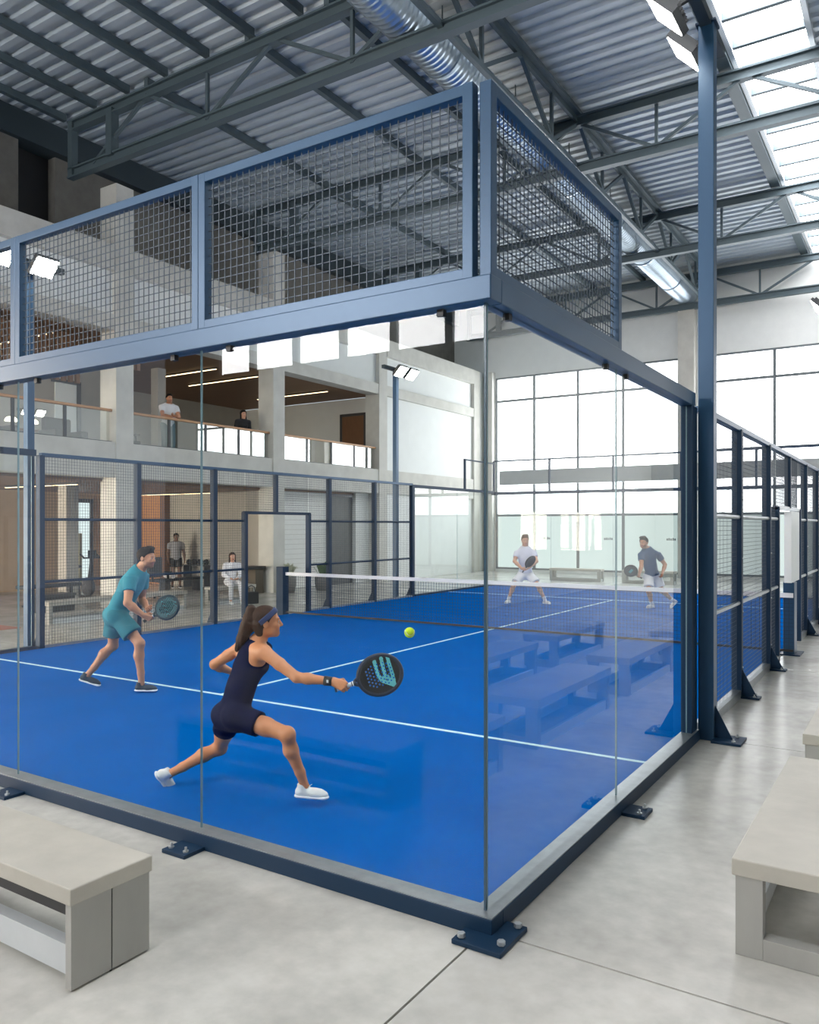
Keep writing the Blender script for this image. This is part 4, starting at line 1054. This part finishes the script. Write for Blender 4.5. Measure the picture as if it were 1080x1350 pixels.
wom = person('woman with a brown ponytail lunging in a navy tank top and shorts', P(330, 1055, 5.67)*V(1, 1, 0)+UP*ZT0, J,
       dict(fem=1, s=.93, h=.0075, hh=.0038, fh=.0032, hf=CR*.95+CF*.2, hu=UP*.98-CR*.06, skin=SKINW, hair=HAIRB, hairg=.009, band=BANDM, mane=pony, top='tank', topm=NAVYC, botm=NAVYC, legfrac=.42,
            handR=(hfw[0], hfw[1], 'grip'), handL=None, footR=(CR*.97-CF*.22, UP), footL=(CR*.42+CF*.45-UP*.78, nrm(CR*.75+UP*.65)), shoem=SHOEW))
c = J['wrR']; MB().tube([c-fdw*.055, c-fdw*.0], [.034, .031], 20).build('wristband', BLACK, wom, smooth=True)
wb = MB().obox(c-fdw*.03-CF*.032+UP*.004, nrm(fdw), CF, UP, .007, .003, .009).build('wristband_mark', SOLEW, wom)
g_ = np.array((110, 540.)); e_ = np.array((.956, -.294)); w_ = np.array((-.294, -.956))
TL = lambda x, y: (((np.array((x, y), float)-g_)@e_)/(9*186)*.90, ((np.array((x, y), float)-g_)@w_)/(9*186))
S1 = [(TL(465, 265), TL(500, 400)), (TL(500, 400), TL(545, 470)), (TL(550, 225), TL(590, 400)), (TL(630, 205), TL(690, 420)), (TL(690, 420), TL(710, 530)), (TL(540, 455), TL(630, 430)), (TL(560, 480), TL(690, 520)), (TL(620, 440), TL(700, 500))]
pw = lambda x, y: min(seg_d((x, y), a, b) for a, b in S1) < .0125
GPw = grip_point(J['wrR'], fdw, hfw, 'R', .93)+hxw*.025
racket('black padel racket with a pale cyan forked stripe, held by the lunging woman', GPw, hxw, -CF*.97+CR*.05+UP*.2, (30, 31, 34), mat('dark_rim', (28, 38, 58), .35), mat('white_grip_tape', (222, 226, 232), .7), pw)

# ---- man in teal
J = dict(pel=P(153, 810, 9.45), neck=P(183, 752.5, 9.43), head=P(193.5, 735.5, 9.40),
         shR=P(172, 764, 9.25), elR=P(168, 795, 9.12), wrR=P(188, 810.5, 9.17), shL=P(188, 759, 9.60), elL=P(187, 791, 9.66), wrL=P(194, 801, 9.46),
         hipR=P(157, 814, 9.36), hipL=P(151, 813, 9.54), kneeR=P(184, 848, 9.28), ankR=P(186.5, 902, 9.32), kneeL=P(149, 851, 9.60), ankL=P(115, 890.5, 9.56))
hx = nrm(CR*.85+UP*.50-CF*.08)
hfR = grip_frame(J['wrR']-J['elR'], hx, 60); hfL = grip_frame(J['wrL']-J['elL'], hx, 65)
person('man in a teal shirt and shorts crouching ready near the left fence', P(155, 912, 9.4)*V(1, 1, 0)+UP*ZT0, J,
       dict(s=1., h=.011, hh=.0055, fh=.0045, hf=CR*.96-CF*.26-UP*.06, hu=UP+CR*.05, skin=SKINM, hair=HAIRD, tuft=1, stubble=1, stub=STUB, top='tee', topm=TEAL, botm=TEALS, legfrac=.66, legw=.122, hem=.07, sleeve=.52,
            handR=(hfR[0], hfR[1], 'grip'), handL=(hfL[0], hfL[1], 'loose'), footR=(CR, UP), footL=(CR*.93-UP*.28, UP+CR*.28), shoem=SHOED, lacem=SHOED))
GP = grip_point(J['wrR'], nrm(J['wrR']-J['elR']), hfR, 'R', 1.)
pt = lambda x, y: abs(math.sin(60*y+14*math.sin(22*x)+18*x)) > .90 and abs(y) < .1
racket('dark teal padel racket with fine cyan streaks, held by the man in the teal shirt', GP, hx, -CF*.95-CR*.2+UP*.1, (11, 50, 60), mat('teal_rim', (14, 46, 58), .4), BLACK, pt, h=.0045, a=.14, b_=.125, prgb=(44, 124, 130))

# ---- far player in white
d = 19.6
J = dict(pel=P(693, 754.5, d), neck=P(692.6, 721.5, d), head=P(692.5, 712.8, d-.05), shR=P(682, 729, d), elR=P(678.5, 740, d-.15), wrR=P(687.5, 749, d-.38),
         shL=P(703.6, 728.5, d), elL=P(707.5, 740, d-.15), wrL=P(697.5, 748.5, d-.38), hipR=P(688.2, 758, d), hipL=P(698, 758, d), kneeR=P(677, 772, d-.2), ankR=P(670.5, 790.5, d), kneeL=P(709.5, 772, d-.2), ankL=P(719, 791.5, d))
hx = nrm(CR*.55+UP*.80-CF*.2); hfR = grip_frame(J['wrR']-J['elR'], hx, 70)
person('distant man in a white polo and white shorts waiting with feet apart', P(694, 797, d)*V(1, 1, 0)+UP*ZT0, J,
       dict(hs=1.12, h=.014, hh=.007, fh=.006, hf=-CF-UP*.02, hu=UP, skin=SKINP, hair=HAIRL, tuft=1, top='tee', topm=WSHIRT, botm=WSHORT, legfrac=.72, legw=.118, hem=.02, handR=(hfR[0], hfR[1], 'grip'),
            footR=(-CF*.8-CR*.5, UP), footL=(-CF*.8+CR*.5, UP), shoem=SHOEW, sock=WHITEF, laces=0))
racket('dark padel racket held across the body by the distant man in white', grip_point(J['wrR'], nrm(J['wrR']-J['elR']), hfR, 'R', 1.), hx, nrm(-CF*.7+CR*.7), (34, 38, 48), BLACK, BLACK, lambda x, y: False, h=.006)
# ---- far player in blue
d = 18.55
J = dict(pel=P(860, 757, d), neck=P(853, 723.5, d-.06), head=P(848.8, 715.5, d-.12), shR=P(845.5, 731, d-.12), elR=P(846, 746, d-.25), wrR=P(843, 757, d-.42),
         shL=P(867.5, 731, d+.05), elL=P(877, 744.5, d+.05), wrL=P(873.5, 756, d-.12), hipR=P(855.5, 760, d), hipL=P(866, 760, d+.05), kneeR=P(855.5, 780, d-.25), ankR=P(859.5, 796.5, d-.05), kneeL=P(872.5, 779, d+.0), ankL=P(888, 792.5, d+.3))
hx = nrm(-CR*.80+UP*.52-CF*.2); hfR = grip_frame(J['wrR']-J['elR'], hx, 75)
person('distant man in a dark blue shirt and white shorts stepping towards the left', P(868, 803, d)*V(1, 1, 0)+UP*ZT0, J,
       dict(hs=1.12, h=.014, hh=.007, fh=.006, hf=-CF*.75-CR*.6-UP*.1, hu=UP-CR*.05, skin=SKINM, hair=HAIRD, tuft=1, stubble=1, stub=STUB, top='tee', topm=BSHIRT, botm=WSHORT, legfrac=.72, legw=.118, hem=.03, handR=(hfR[0], hfR[1], 'grip'),
            footR=(-CF*.6-CR*.8, UP), footL=(-CF*.3-CR*.7-UP*.6, UP*.8-CR*.6), shoem=SHOEW, sock=WHITEF, laces=0))
racket('round dark padel racket held low by the distant man in the blue shirt', grip_point(J['wrR'], nrm(J['wrR']-J['elR']), hfR, 'R', 1.), hx, nrm(-CF*.75-CR*.5), (60, 66, 66), BLACK, BLACK, lambda x, y: abs(x-.235) < .03 and abs(y) < .05, h=.006)

# ---- onlookers in the gallery
def stand(base, ang, H, arms='down', lean=0.):
    k = H/1.76; c, s_ = math.cos(ang), math.sin(ang)
    f = V(c, s_, 0); r = np.cross(f, UP); b = V(*base)
    q = lambda x, y, z: b+(r*x+f*y+UP*z)*k
    J = dict(pel=q(0, 0, .97), neck=q(0, .03+lean, 1.47), head=q(0, .05+lean*1.2, 1.635), hipR=q(.09, 0, .93), hipL=q(-.09, 0, .93), kneeR=q(.10, .02, .50), kneeL=q(-.11, .05, .50), ankR=q(.11, -.02, .085), ankL=q(-.12, .02, .085), shR=q(.19, .02+lean, 1.41), shL=q(-.19, .02+lean, 1.41))
    if arms == 'down': J.update(elR=q(.25, -.02, 1.13), wrR=q(.25, .10, .90), elL=q(-.25, -.02, 1.13), wrL=q(-.25, .10, .90))
    elif arms == 'rail': J.update(elR=q(.22, .16+lean, 1.16), wrR=q(.02, .33+lean, 1.13), elL=q(-.22, .16+lean, 1.16), wrL=q(-.02, .36+lean, 1.15))
    elif arms == 'front': J.update(elR=q(.24, .0, 1.14), wrR=q(.08, .24, 1.04), elL=q(-.24, .0, 1.14), wrL=q(-.08, .24, 1.06))
    return J, f
def onlooker(label, base, ang, H, arms, lean=0, **o):
    J, f = stand(base, ang, H, arms, lean)
    d = dict(h=.018, hh=.009, fh=.008, hf=f, hu=UP, footR=(f, UP), footL=(f, UP), laces=0, hairg=.014, s=H/1.76, hs=1.0); d.update(o)
    return person(label, base, J, d)
JEANS = mat('pale_jeans', (128, 146, 150), .85); GREYC = mat('grey_tee_cloth', (150, 150, 156), .85); DARKC = mat('black_jacket', (30, 30, 34), .85); GREYT = mat('grey_trousers', (112, 116, 112), .85)
onlooker('man in a white shirt leaning on the balcony handrail with folded arms', (-14.98, 10.8, ZF), -.35, 1.78, 'rail', .05, skin=SKINM, hair=HAIRD, stubble=1, stub=STUB, top='tee', topm=WHITEF, botm=JEANS, legfrac=1.2, shoem=SHOEW, hem=.06)
def longhair(q): return [cap(q(sg*.07, -.01, .03), q(sg*.085, .0, -.16), .03, .022, k=.02) for sg in (-1, 1)]+[cap(q(0, -.08, .02), q(0, -.09, -.18), .06, .04, k=.03)]
onlooker('woman in a black jacket with dark hair standing at the balcony handrail', (-14.98, 13.55, ZF), -.4, 1.68, 'front', .03, fem=1, skin=SKINP, hair=HAIRD, hairg=.02, mane=longhair, top='long', topm=DARKC, botm=GREYT, legfrac=1.2, shoem=BLACK, solem=BLACK, hem=.08)
onlooker('man in a grey tee shirt standing inside the gym beside the dumbbells', (-18.35, 14.0, 0), -.6, 1.76, 'down', 0, skin=SKIND, hair=HAIRD, top='tee', topm=GREYC, botm=BLACK, legfrac=.6, shoem=BLACK, hem=.06)
b = V(-13.15, 11.3, 0); f = nrm(V(.85, -.5, 0)); r = np.cross(f, UP); q = lambda x, y, z: b+r*x+f*y+UP*z
J = dict(pel=q(0, 0, .56), neck=q(0, .06, 1.04), head=q(.0, .09, 1.2), hipR=q(.09, 0, .55), hipL=q(-.09, 0, .55), kneeR=q(.12, .42, .50), kneeL=q(-.12, .42, .52), ankR=q(.12, .40, .09), ankL=q(-.14, .52, .09), shR=q(.175, .05, .99), shL=q(-.175, .05, .99), elR=q(.22, .08, .74), wrR=q(.10, .30, .66), elL=q(-.22, .08, .74), wrL=q(-.08, .32, .66))
def longhair(q): return [cap(q(sg*.07, -.01, .03), q(sg*.085, .0, -.16), .03, .022, k=.02) for sg in (-1, 1)]+[cap(q(0, -.08, .02), q(0, -.09, -.18), .06, .04, k=.03)]
sw = person('woman in white clothes with long brown hair sitting on the short bench', tuple(b), J, dict(fem=1, s=.92, h=.016, hh=.008, fh=.008, hf=f, hu=UP, skin=SKINP, hair=HAIRB, mane=longhair, top='long', topm=WHITEF, botm=WHITEF, legfrac=1.2, footR=(f, UP), footL=(f, UP), shoem=SHOEW, laces=0, hem=.03))
t = thing('handbag', 'small dark bag on the floor by the feet of the woman in white', 'bag', tuple(q(-.38, .5, 0)))
MB().obox(q(-.38, .5, .17), r, f, UP, .17, .09, .15).build('body', CHAR, t, bevel=.02)
MB().tube([q(-.48, .5, .32), q(-.46, .5, .44), q(-.38, .5, .48), q(-.30, .5, .44), q(-.28, .5, .32)], .012, 8).build('handle', BLACK, t, smooth=True)
# ------------------------------------------------------------------ camera, sky, exposure
cd = bpy.data.cameras.new('camera'); co = bpy.data.objects.new('camera', cd); COL.objects.link(co)
co.location = tuple(CAM); co.rotation_euler = (PI/2, 0, TH)
cd.sensor_fit = 'HORIZONTAL'; cd.sensor_width = 36; cd.lens = 36*FPX/1080
cd.shift_y = 18/1080; cd.clip_end = 200
S.camera = co
w = bpy.data.worlds.new('sky'); S.world = w; w.use_nodes = True
w.node_tree.nodes['Background'].inputs['Color'].default_value = (.75, .85, 1, 1)
w.node_tree.nodes['Background'].inputs['Strength'].default_value = 1.0
S.view_settings.view_transform = 'Standard'; S.view_settings.look = 'None'; S.view_settings.gamma = 1; S.view_settings.use_curve_mapping = False
S.view_settings.exposure = 0.46
S.cycles.transparent_max_bounces = 40
S.cycles.max_bounces = 10; S.cycles.diffuse_bounces = 5
S.cycles.caustics_reflective = False; S.cycles.caustics_refractive = False
S.cycles.sample_clamp_indirect = 6
